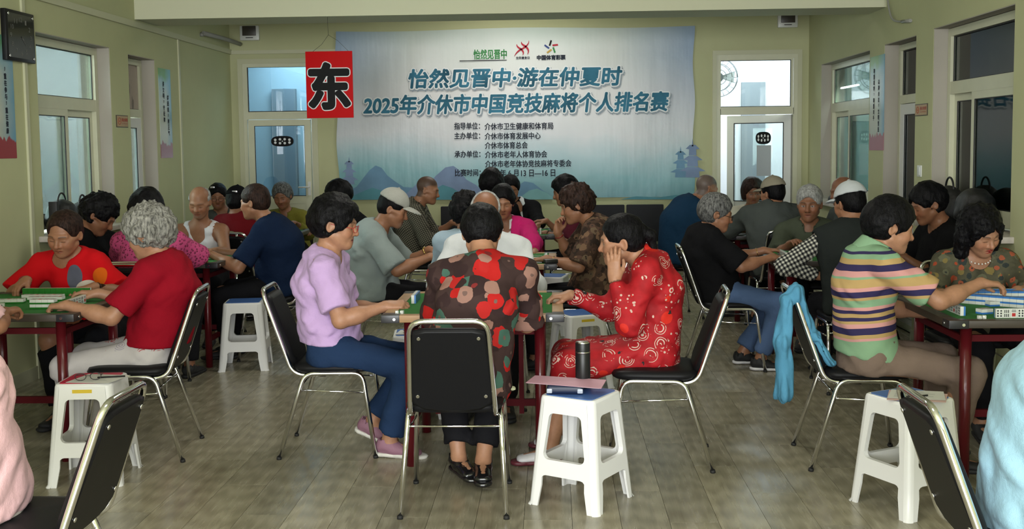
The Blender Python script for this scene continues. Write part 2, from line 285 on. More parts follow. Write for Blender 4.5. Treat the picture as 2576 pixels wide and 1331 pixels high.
# ceiling lamps (above the frame)
t = NT('lamp_panel'); t.b.inputs['Emission Color'].default_value = (1, .97, .9, 1); t.b.inputs['Emission Strength'].default_value = 3.0; t.done((.9, .9, .88), .5, key='lamp_panel')
for y, lab in ((2.6, 'flat ceiling lamp over the front aisle'), (7.0, 'flat ceiling lamp over the middle tables'), (10.9, 'flat ceiling lamp beyond the beam')):
    o = empty('ceiling_lamp', (-.4, y, 3.25), label=lab, cat='lamp', group='ceiling lamps'); MB().box(-.62, .62, -.32, .32, -.06, 0).build('housing', M['upvc_white'], o, bevel=.006); MB().box(-.58, .58, -.28, .28, -.066, -.06).build('diffuser', M['lamp_panel'], o)
# ---------------------------------------------------------------- lettering
def glyphs(body, size=.2):
    c = bpy.data.curves.new('lettering', 'FONT'); c.body = body; c.size = size; c.resolution_u = 3; o = bpy.data.objects.new('lettering', c); SC.objects.link(o)
    bpy.context.view_layer.update(); me = bpy.data.meshes.new_from_object(o.evaluated_get(bpy.context.evaluated_depsgraph_get()))
    v = np.array([a.co[:2] for a in me.vertices]); f = [tuple(p.vertices) for p in me.polygons]
    bpy.data.objects.remove(o); bpy.data.curves.remove(c); bpy.data.meshes.remove(me); return v, f
def lettering(name, body, box, org, ux, uz, nrm_, mat, parent, bold=0., lift=0., shear=0., off=(0, 0), mirror=False, nb=8):
    """fits the text into box (u0,u1,w0,w1) of the plane org + u*ux + w*uz and lifts it along nrm_"""
    v, f = glyphs(body); lo, hi = v.min(0), v.max(0); u0, u1, w0, w1 = box
    sx, sz = (u1 - u0) / (hi[0] - lo[0]), (w1 - w0) / (hi[1] - lo[1]); u = u0 + (v[:, 0] - lo[0]) * sx; w = w0 + (v[:, 1] - lo[1]) * sz; u = u + (w - w0) * shear
    org, ux, uz, n = Vector(org), Vector(ux), Vector(uz), Vector(nrm_); mb = MB(); sh = [(0, 0)] + ([(bold * math.cos(2 * PI * k / nb), bold * math.sin(2 * PI * k / nb)) for k in range(nb)] if bold else [])
    for i, (du, dw) in enumerate(sh): mb.add([org + ux * (a + du + off[0]) + uz * (b + dw + off[1]) + n * (lift + i * .00002) for a, b in zip(u, w)], f)
    return mb.build(name, mat, parent)
# ---------------------------------------------------------------- banner
YBN = YB - .012
t = NT('banner_print'); x, y, z = t.sep(); cl = t.noise(1.1, 4, .55); zz = t.math('ADD', z, t.math('MULTIPLY', t.math('SUBTRACT', cl, .5), .55))
c = t.ramp(t.math('MULTIPLY', t.math('SUBTRACT', zz, .9), .5), [(.03, (.14, .34, .39)), (.15, (.19, .42, .46)), (.26, (.36, .52, .56)), (.38, (.62, .64, .66)), (.60, (.70, .69, .68)), (.85, (.62, .66, .62)), (1., (.46, .56, .50))])
ax = t.math('ABSOLUTE', t.math('ADD', x, .42)); c = t.mix(t.math('MULTIPLY', t.ramp(t.math('MULTIPLY', ax, .5), [(.55, (0, 0, 0)), (1., (1, 1, 1))]), t.ramp(t.math('SUBTRACT', z, 1.6), [(0, (0, 0, 0)), (.9, (1, 1, 1))])), c, (.27, .38, .54))
fold = t.math('ADD', t.noise(1, 3, .6, t.map((5, 1, .5))), t.math('MULTIPLY', t.noise(1, 4, .5, t.map((2.2, 1, 2.2), (0, .6, 0))), 1.4)); t.bump(fold, .22, .03); t.done(c, .36, 0, .5, 0, 'banner_print')
plain('title_teal', (.040, .155, .235), .6, spec=.12, var=.45, vs=3); plain('print_white', (.74, .76, .76), .45); plain('print_shadow', (.27, .32, .36), .5); plain('print_ink', (.03, .035, .05), .7, spec=.1)
for k, cc in dict(mount_blue=(.16, .30, .44), mount_teal=(.11, .30, .36), mount_violet=(.22, .30, .46), mount_pale=(.22, .44, .46), print_red=(.45, .03, .05), print_green=(.06, .24, .08), print_gold=(.50, .33, .08), print_navy=(.05, .08, .25), print_dark=(.010, .010, .011), line_ink=(.05, .17, .27)).items(): plain(k, cc, .6, spec=.12, var=.12, vs=5)
mb = MB(); nx, nz = 80, 40; bx0, bx1, bz0, bz1 = -2.362, 1.535, .972, 2.814
def ban_y(u, w): return -.006 - .004 * math.sin(u * 2.1 + w * 1.3) - .0025 * math.sin(u * 7 - w * 3)
mb.add([(bx0 + (bx1 - bx0) * i / nx + .012 * math.sin(j * .35) * (1 if i in (0, nx) else 0), YBN + ban_y(i * .05, j * .05), bz0 + (bz1 - bz0) * j / nz - .010 * math.sin(PI * i / nx * 3) * (j == nz)) for j in range(nz + 1) for i in range(nx + 1)], [(j * (nx + 1) + i, j * (nx + 1) + i + 1, (j + 1) * (nx + 1) + i + 1, (j + 1) * (nx + 1) + i) for j in range(nz) for i in range(nx)], 0, True)
banner = mb.build('banner', M['banner_print'], label='wide blue and grey printed tournament banner on the back wall', cat='banner'); banner['label'] = 'wide blue and grey printed tournament banner on the back wall'
BX = lambda px: -2.355 + (px - 845) * .00432
BZ = lambda px, py: 2.804 - (py - 82) * .00436 - (px - 845) * .00007
def ban_text(body, x0, x1, yc, hpx, mat, name='lettering_line', bold=0., lift=.0, **kw):
    xm = (x0 + x1) / 2; zc = BZ(xm, yc); h = hpx * .00436
    return lettering(name, body, (BX(x0), BX(x1), zc - h / 2, zc + h / 2), (0, YBN - .016, 0), (1, 0, 0), (0, 0, 1), (0, -1, 0), M[mat], banner, bold, lift, **kw)
def hill(pts, mat, lift):
    MB().poly([(BX(a), YBN - .0135 - lift, BZ(a, b)) for a, b in pts]).build('printed_hill', M[mat], banner)
hill([(852, 500), (852, 470), (870, 478), (890, 468), (908, 445), (925, 425), (940, 414), (955, 420), (970, 440), (990, 455), (1010, 468), (1040, 470), (1052, 499)], 'mount_blue', 0)
hill([(860, 500), (900, 482), (930, 470), (950, 476), (975, 500)], 'mount_teal', .0004)
hill([(1000, 500), (1035, 468), (1052, 452), (1075, 460), (1092, 440), (1118, 418), (1138, 414), (1152, 424), (1170, 448), (1195, 462), (1215, 480), (1235, 498)], 'mount_violet', .0002)
hill([(1060, 500), (1085, 475), (1110, 462), (1135, 470), (1160, 486), (1185, 499)], 'mount_teal', .0006)
hill([(1290, 498), (1300, 465), (1318, 452), (1340, 456), (1365, 475), (1395, 497)], 'mount_blue', .0003)
hill([(1300, 498), (1330, 475), (1350, 470), (1372, 480), (1400, 497)], 'mount_pale', .0007)
hill([(1560, 496), (1600, 488), (1660, 490), (1700, 484), (1742, 488), (1745, 495)], 'mount_teal', .0003)
for i, (cx, cy, s, m) in enumerate(((1712, 440, 1.0, 'mount_blue'), (1742, 440, 1.25, 'mount_violet'), (872, 462, .9, 'mount_violet'))):
    mb = MB()
    for k in range(3):
        w, yy = (26 - 6 * k) * s, cy - 22 * s * k
        mb.poly([(BX(a), YBN - .0145 - i * .0004, BZ(a, b)) for a, b in ((cx - w * .55, yy), (cx + w * .55, yy), (cx + w * .5, yy - 12 * s), (cx + w, yy - 13 * s), (cx + w * .4, yy - 21 * s), (cx - w * .4, yy - 21 * s), (cx - w, yy - 13 * s), (cx - w * .5, yy - 12 * s))][::-1])
    mb.poly([(BX(a), YBN - .0145 - i * .0004, BZ(a, b)) for a, b in ((cx - 2, cy - 62 * s), (cx, cy - 78 * s), (cx + 2, cy - 62 * s))]); mb.build('printed_pagoda', M[m], banner)
for body, x0, x1, yc, hp in (('怡然见晋中·游在仲夏时', 1026, 1561, 193, 46), ('2025年介休市中国竞技麻将个人排名赛', 912, 1678, 257, 47)):
    ban_text(body, x0, x1, yc, hp, 'print_shadow', 'lettering_shadow', .026, .0005, off=(.010, -.014), shear=.12); ban_text(body, x0, x1, yc, hp, 'print_white', 'lettering_outline', .021, .0012, shear=.12, nb=12); ban_text(body, x0, x1, yc, hp, 'title_teal', 'lettering_line', .0075, .0020, shear=.12)
for body, x0, x1, yc in (('指导单位：', 1142, 1207, 314), ('介休市卫生健康和体育局', 1219, 1392, 314), ('主办单位：', 1142, 1207, 338.5), ('介休市体育发展中心', 1219, 1360, 338.5), ('介休市体育总会', 1219, 1327, 362), ('承办单位：', 1142, 1207, 384.5), ('介休市老年人体育协会', 1219, 1376, 384.5), ('介休市老年体协竞技麻将专委会', 1219, 1437, 407.5), ('比赛时间：', 1142, 1207, 431), ('2025 年 6 月', 1219, 1303, 431), ('13 日—16 日', 1310, 1396, 431)):
    ban_text(body, x0, x1, yc, 17, 'print_ink', 'lettering_line', .0016, .0008)
ban_text('怡然见晋中', 1194, 1277, 136, 24, 'print_green', 'logo_lettering', .0035, .0010); ban_text('怡然见晋中', 1194, 1277, 136, 24, 'print_white', 'logo_outline', .008, .0006)
MB().poly([(BX(a), YBN - .0165, BZ(a, b)) for a, b in ((1158, 153.5), (1277, 151), (1277, 149.5), (1158, 151.5))]).build('logo_ground', M['print_dark'], banner)
def ribbon(pts, w0, w1, mat, nm):
    v = []; n = len(pts)
    for i, (a, b) in enumerate(pts):
        p, q = pts[max(i - 1, 0)], pts[min(i + 1, n - 1)]; dx, dy = q[0] - p[0], q[1] - p[1]; L = math.hypot(dx, dy); w = w0 + (w1 - w0) * math.sin(PI * i / (n - 1)); v += [(BX(a - dy / L * w), YBN - .0168, BZ(a, b + dx / L * w)), (BX(a + dy / L * w), YBN - .0168, BZ(a, b - dx / L * w))]
    MB().add(v, [(2 * i, 2 * i + 2, 2 * i + 3, 2 * i + 1) for i in range(n - 1)]).build(nm, M[mat], banner)
sp = lambda a, b, c, n=9: [((1 - t) ** 2 * a[0] + 2 * t * (1 - t) * b[0] + t * t * c[0], (1 - t) ** 2 * a[1] + 2 * t * (1 - t) * b[1] + t * t * c[1]) for t in [k / (n - 1) for k in range(n)]]
ribbon(sp((1333, 102), (1334, 114), (1313, 124)) + sp((1311, 125), (1302, 130), (1296, 141))[1:], .4, 2.0, 'print_red', 'logo_figure'); ribbon(sp((1303, 111), (1301, 117), (1313, 123)) + sp((1314, 124), (1322, 131), (1317, 138))[1:], .5, 2.2, 'print_red', 'logo_figure')
ribbon(sp((1315, 105), (1312, 110), (1324, 116)) + sp((1325, 117), (1336, 126), (1329, 136))[1:], .5, 2.4, 'print_red', 'logo_figure'); ban_text('全民健身日', 1300, 1334, 144.5, 6.5, 'print_ink', 'logo_lettering', .001, .0008)
for (a, b, ang, m) in ((1387, 108, 72, 'print_dark'), (1399, 113, 5, 'print_red'), (1396, 125, -72, 'print_green'), (1384, 128, 35, 'print_gold'), (1378, 117, -36, 'print_navy')):
    c_, s_ = math.cos(math.radians(ang)), math.sin(math.radians(ang)); MB().poly([(BX(a + u * c_ + v * s_), YBN - .0166, BZ(a, b - u * s_ + v * c_)) for u, v in ((-7, 2.1), (7, 2.1), (7, -2.1), (-7, -2.1))]).build('logo_bar', M[m], banner)
ban_text('中国体育彩票', 1353, 1424, 143.5, 11.5, 'print_ink', 'logo_lettering', .0028, .0008)
# ---------------------------------------------------------------- hanging wind sign
plain('sign_red', (.52, .006, .008), .6, spec=.1); plain('steel_wire', (.08, .08, .08), .4, .8); SY = 9.3
sg = empty('hanging_sign', (-1.89, SY, 1.803), label='red hanging board with the black character for east', cat='sign')
MB().box(-.2, .2, -.006, .006, 0, .563).build('board', M['sign_red'], sg, bevel=.002)
lettering('character_outline', '东', (-.165, .165, .085, .455), (0, -.0075, 0), (1, 0, 0), (0, 0, 1), (0, -1, 0), M['print_white'], sg, .026, 0, nb=16)
lettering('character', '东', (-.165, .165, .085, .455), (0, -.0095, 0), (1, 0, 0), (0, 0, 1), (0, -1, 0), M['print_dark'], sg, .018, 0, nb=16)
MB().tube([(-.14, 0, .56), (-.06, 0, .62), (0, 0, .70)], .0015, 5).tube([(.17, 0, .56), (.08, 0, .65), (0, 0, .70)], .0015, 5).tube([(0, 0, .70), (-.005, .0, .853)], .0015, 5).build('wire', M['steel_wire'], sg)
# ---------------------------------------------------------------- wall posters, clock, plaques, lamp boxes
def poster_mat(key, z0, z1, y0, y1, foot):
    t = NT(key); x, y, z = t.sep(); n = t.noise(5, 4); zf = t.math('ADD', t.math('DIVIDE', t.math('SUBTRACT', z, z0), z1 - z0), t.math('MULTIPLY', t.math('SUBTRACT', n, .5), .22)); yf = t.math('ADD', t.math('DIVIDE', t.math('SUBTRACT', y, y0), y1 - y0), t.math('MULTIPLY', t.math('SUBTRACT', n, .5), .3))
    c = t.ramp(zf, [(.0, (.36, .42, .36)), (.3, (.52, .54, .44)), (.7, (.50, .54, .46)), (.84, (.34, .50, .50)), (.92, (.16, .36, .08)), (1., (.12, .30, .05))]); c = t.mix(t.ramp(yf, [(.55, (0, 0, 0)), (1., (.85, .85, .85))]), c, (.08, .30, .46))
    st = t.noise(1, 2, .5, t.map((1, 22, 2))); c = t.mix(t.ramp(t.math('SUBTRACT', t.math('ADD', .09, t.math('MULTIPLY', st, .16)), t.math('DIVIDE', t.math('SUBTRACT', z, z0), z1 - z0)), [(.0, (0, 0, 0)), (.015, (1, 1, 1))]), c, foot); return t.done(c, .3, 0, .5, 0, key)
def wall_poster(X, nx_, y0, y1, z0, z1, cols, lab, key, foot):
    poster_mat(key, z0, z1, y0 if nx_ > 0 else y1, y1 if nx_ > 0 else y0, foot); o = MB().box(min(X, X + .003 * nx_), max(X, X + .003 * nx_), y0, y1, z0, z1).build('wall_poster', M[key], label=lab, cat='poster')
    for (yc, zt, body, sz) in cols:
        for i, ch in enumerate(body):
            zc = zt - i * sz * 1.22
            if ch == ' ': continue
            sg_ = 1 if nx_ > 0 else -1; lettering('brush_character', ch, (-sz * .42, sz * .42, -sz / 2, sz / 2) if ch not in '，、' else (-sz * .1, sz * .1, -.01, .015), (X + .0045 * nx_, yc, zc), (0, sg_, 0), (0, 0, 1), (nx_, 0, 0), M['print_ink'], o, .0015)
    return o
wall_poster(XL, 1, 9.765, 10.075, 1.475, 2.285, [(9.88, 2.145, '讲文明，守纪律', .044), (9.985, 2.025, '讲团结，树正气', .044)], 'narrow vertical slogan poster with red skyline beside the side door', 'poster_civil', (.22, .02, .03))
wall_poster(XL, 1, 6.62, 7.10, 1.506, 2.30, [(6.99, 2.08, '，重在参与，重在健康', .036)], 'vertical blue and red slogan poster below the wall clock', 'poster_join', (.30, .015, .02))
wall_poster(XR, -1, 9.285, 9.695, 1.472, 2.275, [(9.57, 2.15, '尊重裁判，尊重对手', .041), (9.43, 2.05, '以牌会友，文明竞技', .041)], 'vertical slogan poster with pink flowers on the wall by window', 'poster_respect', (.34, .08, .12))
plain('clock_case', (.008, .008, .009), .4, spec=.2); plain('clock_face', (.012, .014, .014), .08, spec=.35); plain('clock_print', (.14, .14, .13), .4); plain('silver', (.70, .70, .70), .25, 1)
ck = empty('wall_clock', (XL, 7.165, 2.305), label='black square wall clock with glossy face and pale numerals', cat='clock')
MB().box(0, .035, -.195, .195, -.165, .165).build('case', M['clock_case'], ck, bevel=.006); MB().box(.0345, .037, -.172, .172, -.143, .143).build('face', M['clock_face'], ck)
for k in range(1, 13):
    a = 2 * PI * k / 12; w = .011 if k < 10 else .019; cy, cz = .135 * math.sin(a), .110 * math.cos(a); lettering('numeral', str(k), (cy - w, cy + w, cz - .015, cz + .015), (.0375, 0, 0), (0, 1, 0), (0, 0, 1), (1, 0, 0), M['clock_print'], ck)
for sy in (-1, 1):
    for sz in (-1, 1): MB().tube([(.035, sy * .165, sz * .135), (.041, sy * .165, sz * .135)], .009, 12).build('corner_stud', M['silver'], ck)
for nm, ang, ln in (('hour_hand', 2.1, .06), ('minute_hand', 2.3, .10)): MB().prism([(.038, -.004 * math.cos(ang), .004 * math.sin(ang)), (.038, ln * math.sin(ang), ln * math.cos(ang)), (.038, .004 * math.cos(ang), -.004 * math.sin(ang))], (.001, 0, 0)).build(nm, M['clock_print'], ck)
plain('plaque_gold', (.42, .27, .12), .4, var=.08); plain('plaque_frame', (.05, .035, .02), .5); plain('plaque_red', (.40, .05, .02), .5)
def plaque(X, n, y0, y1, z0, z1, lab):
    o = empty('no_smoking_plaque', (X, (y0 + y1) / 2, (z0 + z1) / 2), label=lab, cat='plaque'); w, h = (y1 - y0) / 2, (z1 - z0) / 2; s = 1 if n > 0 else -1
    bx = lambda mb, a, b, y_0, y_1, z_0, z_1: mb.box(min(a * n, b * n), max(a * n, b * n), y_0, y_1, z_0, z_1)
    bx(MB(), 0, .006, -w, w, -h, h).build('frame', M['plaque_frame'], o); bx(MB(), .006, .007, -w + .006, w - .006, -h + .006, h - .006).build('plate', M['plaque_gold'], o)
    lettering('lettering', '禁止吸烟', (-w * .10, w * .86, -h * .05, h * .52), (.0076 * n, 0, 0), (0, s, 0), (0, 0, 1), (n, 0, 0), M['plaque_red'], o, .001); lettering('small_lettering', 'NO SMOKING', (-w * .08, w * .84, -h * .48, -h * .24), (.0076 * n, 0, 0), (0, s, 0), (0, 0, 1), (n, 0, 0), M['plaque_red'], o)
    mb = MB(); mb.tube([(.0072 * n, s * (-w * .52) + h * .55 * math.cos(t), h * .55 * math.sin(t)) for t in np.linspace(0, 2 * PI, 21)], .0022, 5); mb.box(-.001 + .0072 * n, .001 + .0072 * n, s * -w * .52 - h * .3, s * -w * .52 + h * .3, -.003, .003); mb.build('no_smoking_symbol', M['plaque_red'], o)
plaque(XL, 1, 8.775, 9.012, 1.737, 1.836, 'small orange no smoking plaque beside the left side door'); plaque(XR, -1, 8.216, 8.487, 1.736, 1.825, 'small orange no smoking plaque above the light switch')
plain('lamp_brown', (.05, .042, .035), .35)
for x, z, lab in ((-3.298, 2.815, 'white emergency lamp box above the closed back door'), (2.533, 2.862, 'white emergency lamp box above the open back door')):
    o = empty('emergency_lamp', (x, YB, z), label=lab, cat='lamp'); MB().box(-.105, .105, -.05, 0, -.085, .075).build('housing', M['upvc_white'], o, bevel=.01); MB().box(-.075, .075, -.062, -.048, -.035, .07).build('lens', M['lamp_brown'], o, bevel=.006); MB().box(-.04, .04, -.053, -.049, -.06, -.052).build('slot', M['gasket'], o)
plain('conduit', (.30, .30, .27), .45); MB().tube(fillet([(-3.50, 11.0, 2.715), (-3.46, 11.6, 2.715), (-3.40, 11.95, 2.69)], .05), .022).tube([(-3.50, 11.0, 2.70), (-3.533, 11.0, 2.70)], .02).build('cable_conduit', M['conduit'], label='grey cable conduit end high in the far left corner', cat='conduit')
MB().tube(fillet([(XR - .015, 9.18, 3.2), (XR - .02, 9.18, 2.70), (XR - .03, 9.02, 2.52), (XR - .012, 8.86, 2.49), (XR - .012, 8.62, 2.475)], .1), .008).tube([(XR - .014, 8.80, 2.485), (XR - .014, 8.60, 2.47)], .014).build('hanging_cable', M['conduit'], label='thin cable drooping down the wall above the side door', cat='cable')
sw = empty('light_switch', (XR, 8.365, 1.322), label='white light switch on the wall between door and window', cat='switch'); MB().box(-.010, 0, -.043, .043, -.043, .043).build('plate', M['upvc_white'], sw, bevel=.003); MB().box(-.014, -.009, -.02, .02, -.03, .03).build('rocker', M['upvc_white'], sw, bevel=.002)
# eight-dot oval stickers on the back doors
def oval(parent_obj, c, w, h, lab):
    o = empty('oval_sticker', c, label=lab, cat='sticker'); mb = MB(); n = 28; mb.prism([(w * math.copysign(abs(math.cos(a)) ** .7, math.cos(a)), 0, h * math.copysign(abs(math.sin(a)) ** .8, math.sin(a))) for a in [2 * PI * k / n for k in range(n)]], (0, -.002, 0)); mb.build('backing', M['print_dark'], o)
    for k in range(8): a = (k % 4 - 1.5); MB().disc((a * w * .42, -.0032, h * (.42 - .10 * abs(a)) * (1 if k < 4 else -1)), (w * .115, 0, 0), (0, 0, h * .24), 14).build('dot', M['print_white'], o)
    MB().disc((0, -.0032, 0), (w * .06, 0, 0), (0, 0, h * .12), 10).build('dot', M['print_white'], o); return o
oval(None, (-2.975, YB - .012, 1.628), .125, .058, 'black oval eight-dot sticker on the closed back door glass')
ov = oval(None, (2.327, YB + .2135, 1.60), .088, .068, 'black oval eight-dot sticker on the open back door glass'); ov.rotation_euler = (0, 0, math.radians(-32))
plain('notice_paper', (.40, .44, .46), .6); nt = MB().box(-.0825, .0825, -.001, .001, -.17, .17).build('paper_notice', M['notice_paper'], label='grey paper notice below the sticker on the open door glass', cat='notice'); nt.location = (2.333, YB + .210, 1.35); nt.rotation_euler = (0, 0, math.radians(-32))
# poster on the side door transom
t = NT('transom_print'); x, y, z = t.sep(); c = t.mix(t.ramp(t.math('SUBTRACT', y, 9.30), [(.0, (1, 1, 1)), (.03, (0, 0, 0))]), (.42, .34, .28), (.40, .03, .025)); c = t.mix(t.ramp(t.noise(1, 3, .5, t.map((1, 14, 5))), [(.55, (0, 0, 0)), (.6, (1, 1, 1))]), c, t.mix(.6, c, (.03, .02, .02))); t.done(c, .4, key='transom_print')
MB().box(XL - .138, XL - .136, 9.14, 9.63, 1.91, 2.29).build('door_poster', M['transom_print'], label='red and cream printed poster stuck on the side door transom', cat='poster')
# wall fan and painting in the back corridor
plain('fan_grey', (.12, .13, .14), .35, .6); plain('fan_white', (.6, .62, .63), .4)
fan = empty('wall_fan', (1.98, 13.25, 2.33), label='grey wall fan in the corridor behind the open back door', cat='fan')
mb = MB()
for rr, yy in ((.23, 0), (.23, -.05), (.16, -.075), (.09, -.09), (.16, .03)): mb.tube([(rr * math.cos(t), yy, rr * math.sin(t)) for t in np.linspace(0, 2 * PI, 29)], .004, 5)
for k in range(20): a = 2 * PI * k / 20; mb.tube([(.05 * math.cos(a), -.095, .05 * math.sin(a)), (.16 * math.cos(a), -.075, .16 * math.sin(a)), (.23 * math.cos(a), -.03, .23 * math.sin(a)), (.16 * math.cos(a), .03, .16 * math.sin(a))], .002, 4)
mb.build('cage', M['fan_grey'], fan)
for k in range(3):
    a = 2 * PI * k / 3; MB().add([Vector((rr * math.cos(a + da), -.03 + dy, rr * math.sin(a + da))) for rr, da, dy in ((.04, -.3, .015), (.2, -.35, .02), (.21, .35, -.015), (.04, .5, -.012))], [(0, 1, 2, 3)]).build('blade', M['fan_white'], fan)
MB().tube([(0, -.05, 0), (0, .12, 0)], .06, 16).build('motor', M['fan_grey'], fan); MB().tube(fillet([(0, .1, 0), (0, .35, -.02), (0, .45, .2), (0, .95, .25)], .06), .02).build('bracket', M['fan_grey'], fan)
t = NT('painting_colours'); v = t.vor(9); c = t.ramp(t.sep(v.outputs['Color'])[0], [(0, (.02, .03, .12)), (.25, (.30, .05, .06)), (.45, (.05, .22, .08)), (.65, (.45, .30, .05)), (.85, (.5, .5, .5))], 'CONSTANT'); t.done(c, .4, key='painting_colours')
pa = empty('painting', (1.001, 13.25, 1.55), label='bright abstract painting on the corridor wall past the back door', cat='painting'); MB().box(0, .02, -.27, .27, -.34, .34).build('canvas', M['painting_colours'], pa); yy = MB(); rails(yy, .015, -.30, .30, -.37, .37, .035, .014); yy.build('frame', M['gasket'], pa)
MB().tube(fillet([(1.3, 13.9, 2.05), (1.75, 13.6, 2.0), (1.9, 13.6, 1.92), (1.95, 13.6, 1.7)], .06), .03).build('duct_pipe', M['fan_white'], label='pale bent pipe in the bright back corridor', cat='pipe')
# ---------------------------------------------------------------- chairs
plain('chrome', (.78, .78, .80), .10, 1.0); plain('black_vinyl', (.009, .009, .010), .42, spec=.13, bump=.25, bs=220, bd=.001); plain('rubber', (.01, .01, .01), .7); plain('back_cloth', (.013, .013, .018), .8, bump=.2, bs=200)
def make_chair():
    c = empty('stacking_chair')
    L = [(-.178, -.02, .418), (-.180, -.185, .418), (-.158, -.335, .845), (.158, -.335, .845), (.180, -.185, .418), (.178, -.02, .418)]
    MB().tube(fillet(L, .06, 6), .0115, 10).build('back_frame', M['chrome'], c)
    for sx in (-1, 1):
        MB().tube(fillet([(sx * .222, -.255, .012), (sx * .196, -.125, .428), (sx * .196, .165, .428), (sx * .215, .225, .012)], .05, 6), .0115, 10).build('leg_frame', M['chrome'], c)
        MB().tube([(sx * .2012, -.151, .345), (sx * .2005, .179, .330)], .005, 8).build('crossbar', M['chrome'], c)
        for y, x in ((-.258, .2225), (.226, .2155)): MB().tube([(sx * x, y, 0), (sx * x, y * .99, .014)], .0128, 10).build('foot_cap', M['rubber'], c)
    MB().tube([(-.200, -.1446, .365), (.200, -.1446, .365)], .005, 8).build('crossbar', M['chrome'], c)
    s = MB(); n = 28; prof = [(.94, .432), (1.0, .440), (1.02, .455), (.98, .470), (.80, .478), (0.001, .482)]; vs = []
    for k, zz in prof:
        for i in range(n):
            a = 2 * PI * i / n; cx, cy = math.cos(a), math.sin(a); e = .38; vs.append((.205 * k * math.copysign(abs(cx) ** e, cx), .012 + .205 * k * math.copysign(abs(cy) ** e, cy), zz))
    s.add(vs, [(j * n + i, j * n + (i + 1) % n, (j + 1) * n + (i + 1) % n, (j + 1) * n + i) for j in range(len(prof) - 1) for i in range(n)], 0, True).poly([vs[i] for i in reversed(range(n))]); s.build('seat', M['black_vinyl'], c)
    # back pad in the plane of the leaning tubes: v runs up the back
    P = lambda x, v, d: Vector((x, -.190 - .148 * v + d * .945, .440 + .388 * v + d * .33))
    out = [(-.145, .93), (-.10, .955), (.10, .955), (.145, .93), (.150, .86), (.172, .22), (.165, .10), (.12, .03), (.05, .005), (-.05, .005), (-.12, .03), (-.165, .10), (-.172, .22), (-.150, .86)]; m = len(out); b = MB(); vs = []
    for k, d in ((.95, -.010), (1.0, -.005), (1.01, .012), (.97, .026), (.85, .032)): vs += [P(x * k, .48 + (v - .48) * k, d) for x, v in out]
    b.add(vs, [(j * m + (i + 1) % m, j * m + i, (j + 1) * m + i, (j + 1) * m + (i + 1) % m) for j in range(4) for i in range(m)], 0, True); b.add([P(x * .95, .48 + (v - .48) * .95, -.010) for x, v in out], [tuple(range(m))]); b.add([P(x * .85, .48 + (v - .48) * .85, .032) for x, v in out], [tuple(reversed(range(m)))])
    bk = b.build('backrest', M['black_vinyl'], c)
    for x, v in ((-.122, .87), (.122, .87), (-.142, .20), (.142, .20)):
        a = P(x, v, -.009); nn = Vector((0, -.945, -.33)); MB().tube([a, a + nn * .006], .0075, 10).build('screw', M['chrome'], bk)
    return c
chair0 = make_chair(); chair_used = [False]
CH = 'chrome-framed black stacking chairs'
def chair(x, y, face, label):
    """face: degrees, direction the sitter looks (0 = towards +x, 90 = away from the camera)"""
    o = chair0 if not chair_used[0] else copy_tree(chair0); chair_used[0] = True; o.location = (x, y, 0); o.rotation_euler = (0, 0, math.radians(face - 90)); put(o, label=label, cat='chair', group=CH); return o
def make_back_chair():
    c = empty('padded_chair'); MB().box(-.20, .20, -.22, -.185, .50, .90).build('backrest', M['back_cloth'], c, bevel=.012); MB().box(-.21, .21, -.2, .2, .42, .47).build('seat', M['back_cloth'], c, bevel=.015)
    for sx in (-1, 1):
        MB().tube([(sx * .19, -.21, .0), (sx * .19, -.20, .55)], .011).build('leg', M['chrome'], c); MB().tube([(sx * .19, .18, .0), (sx * .19, .17, .43)], .011).build('leg', M['chrome'], c)
    return c
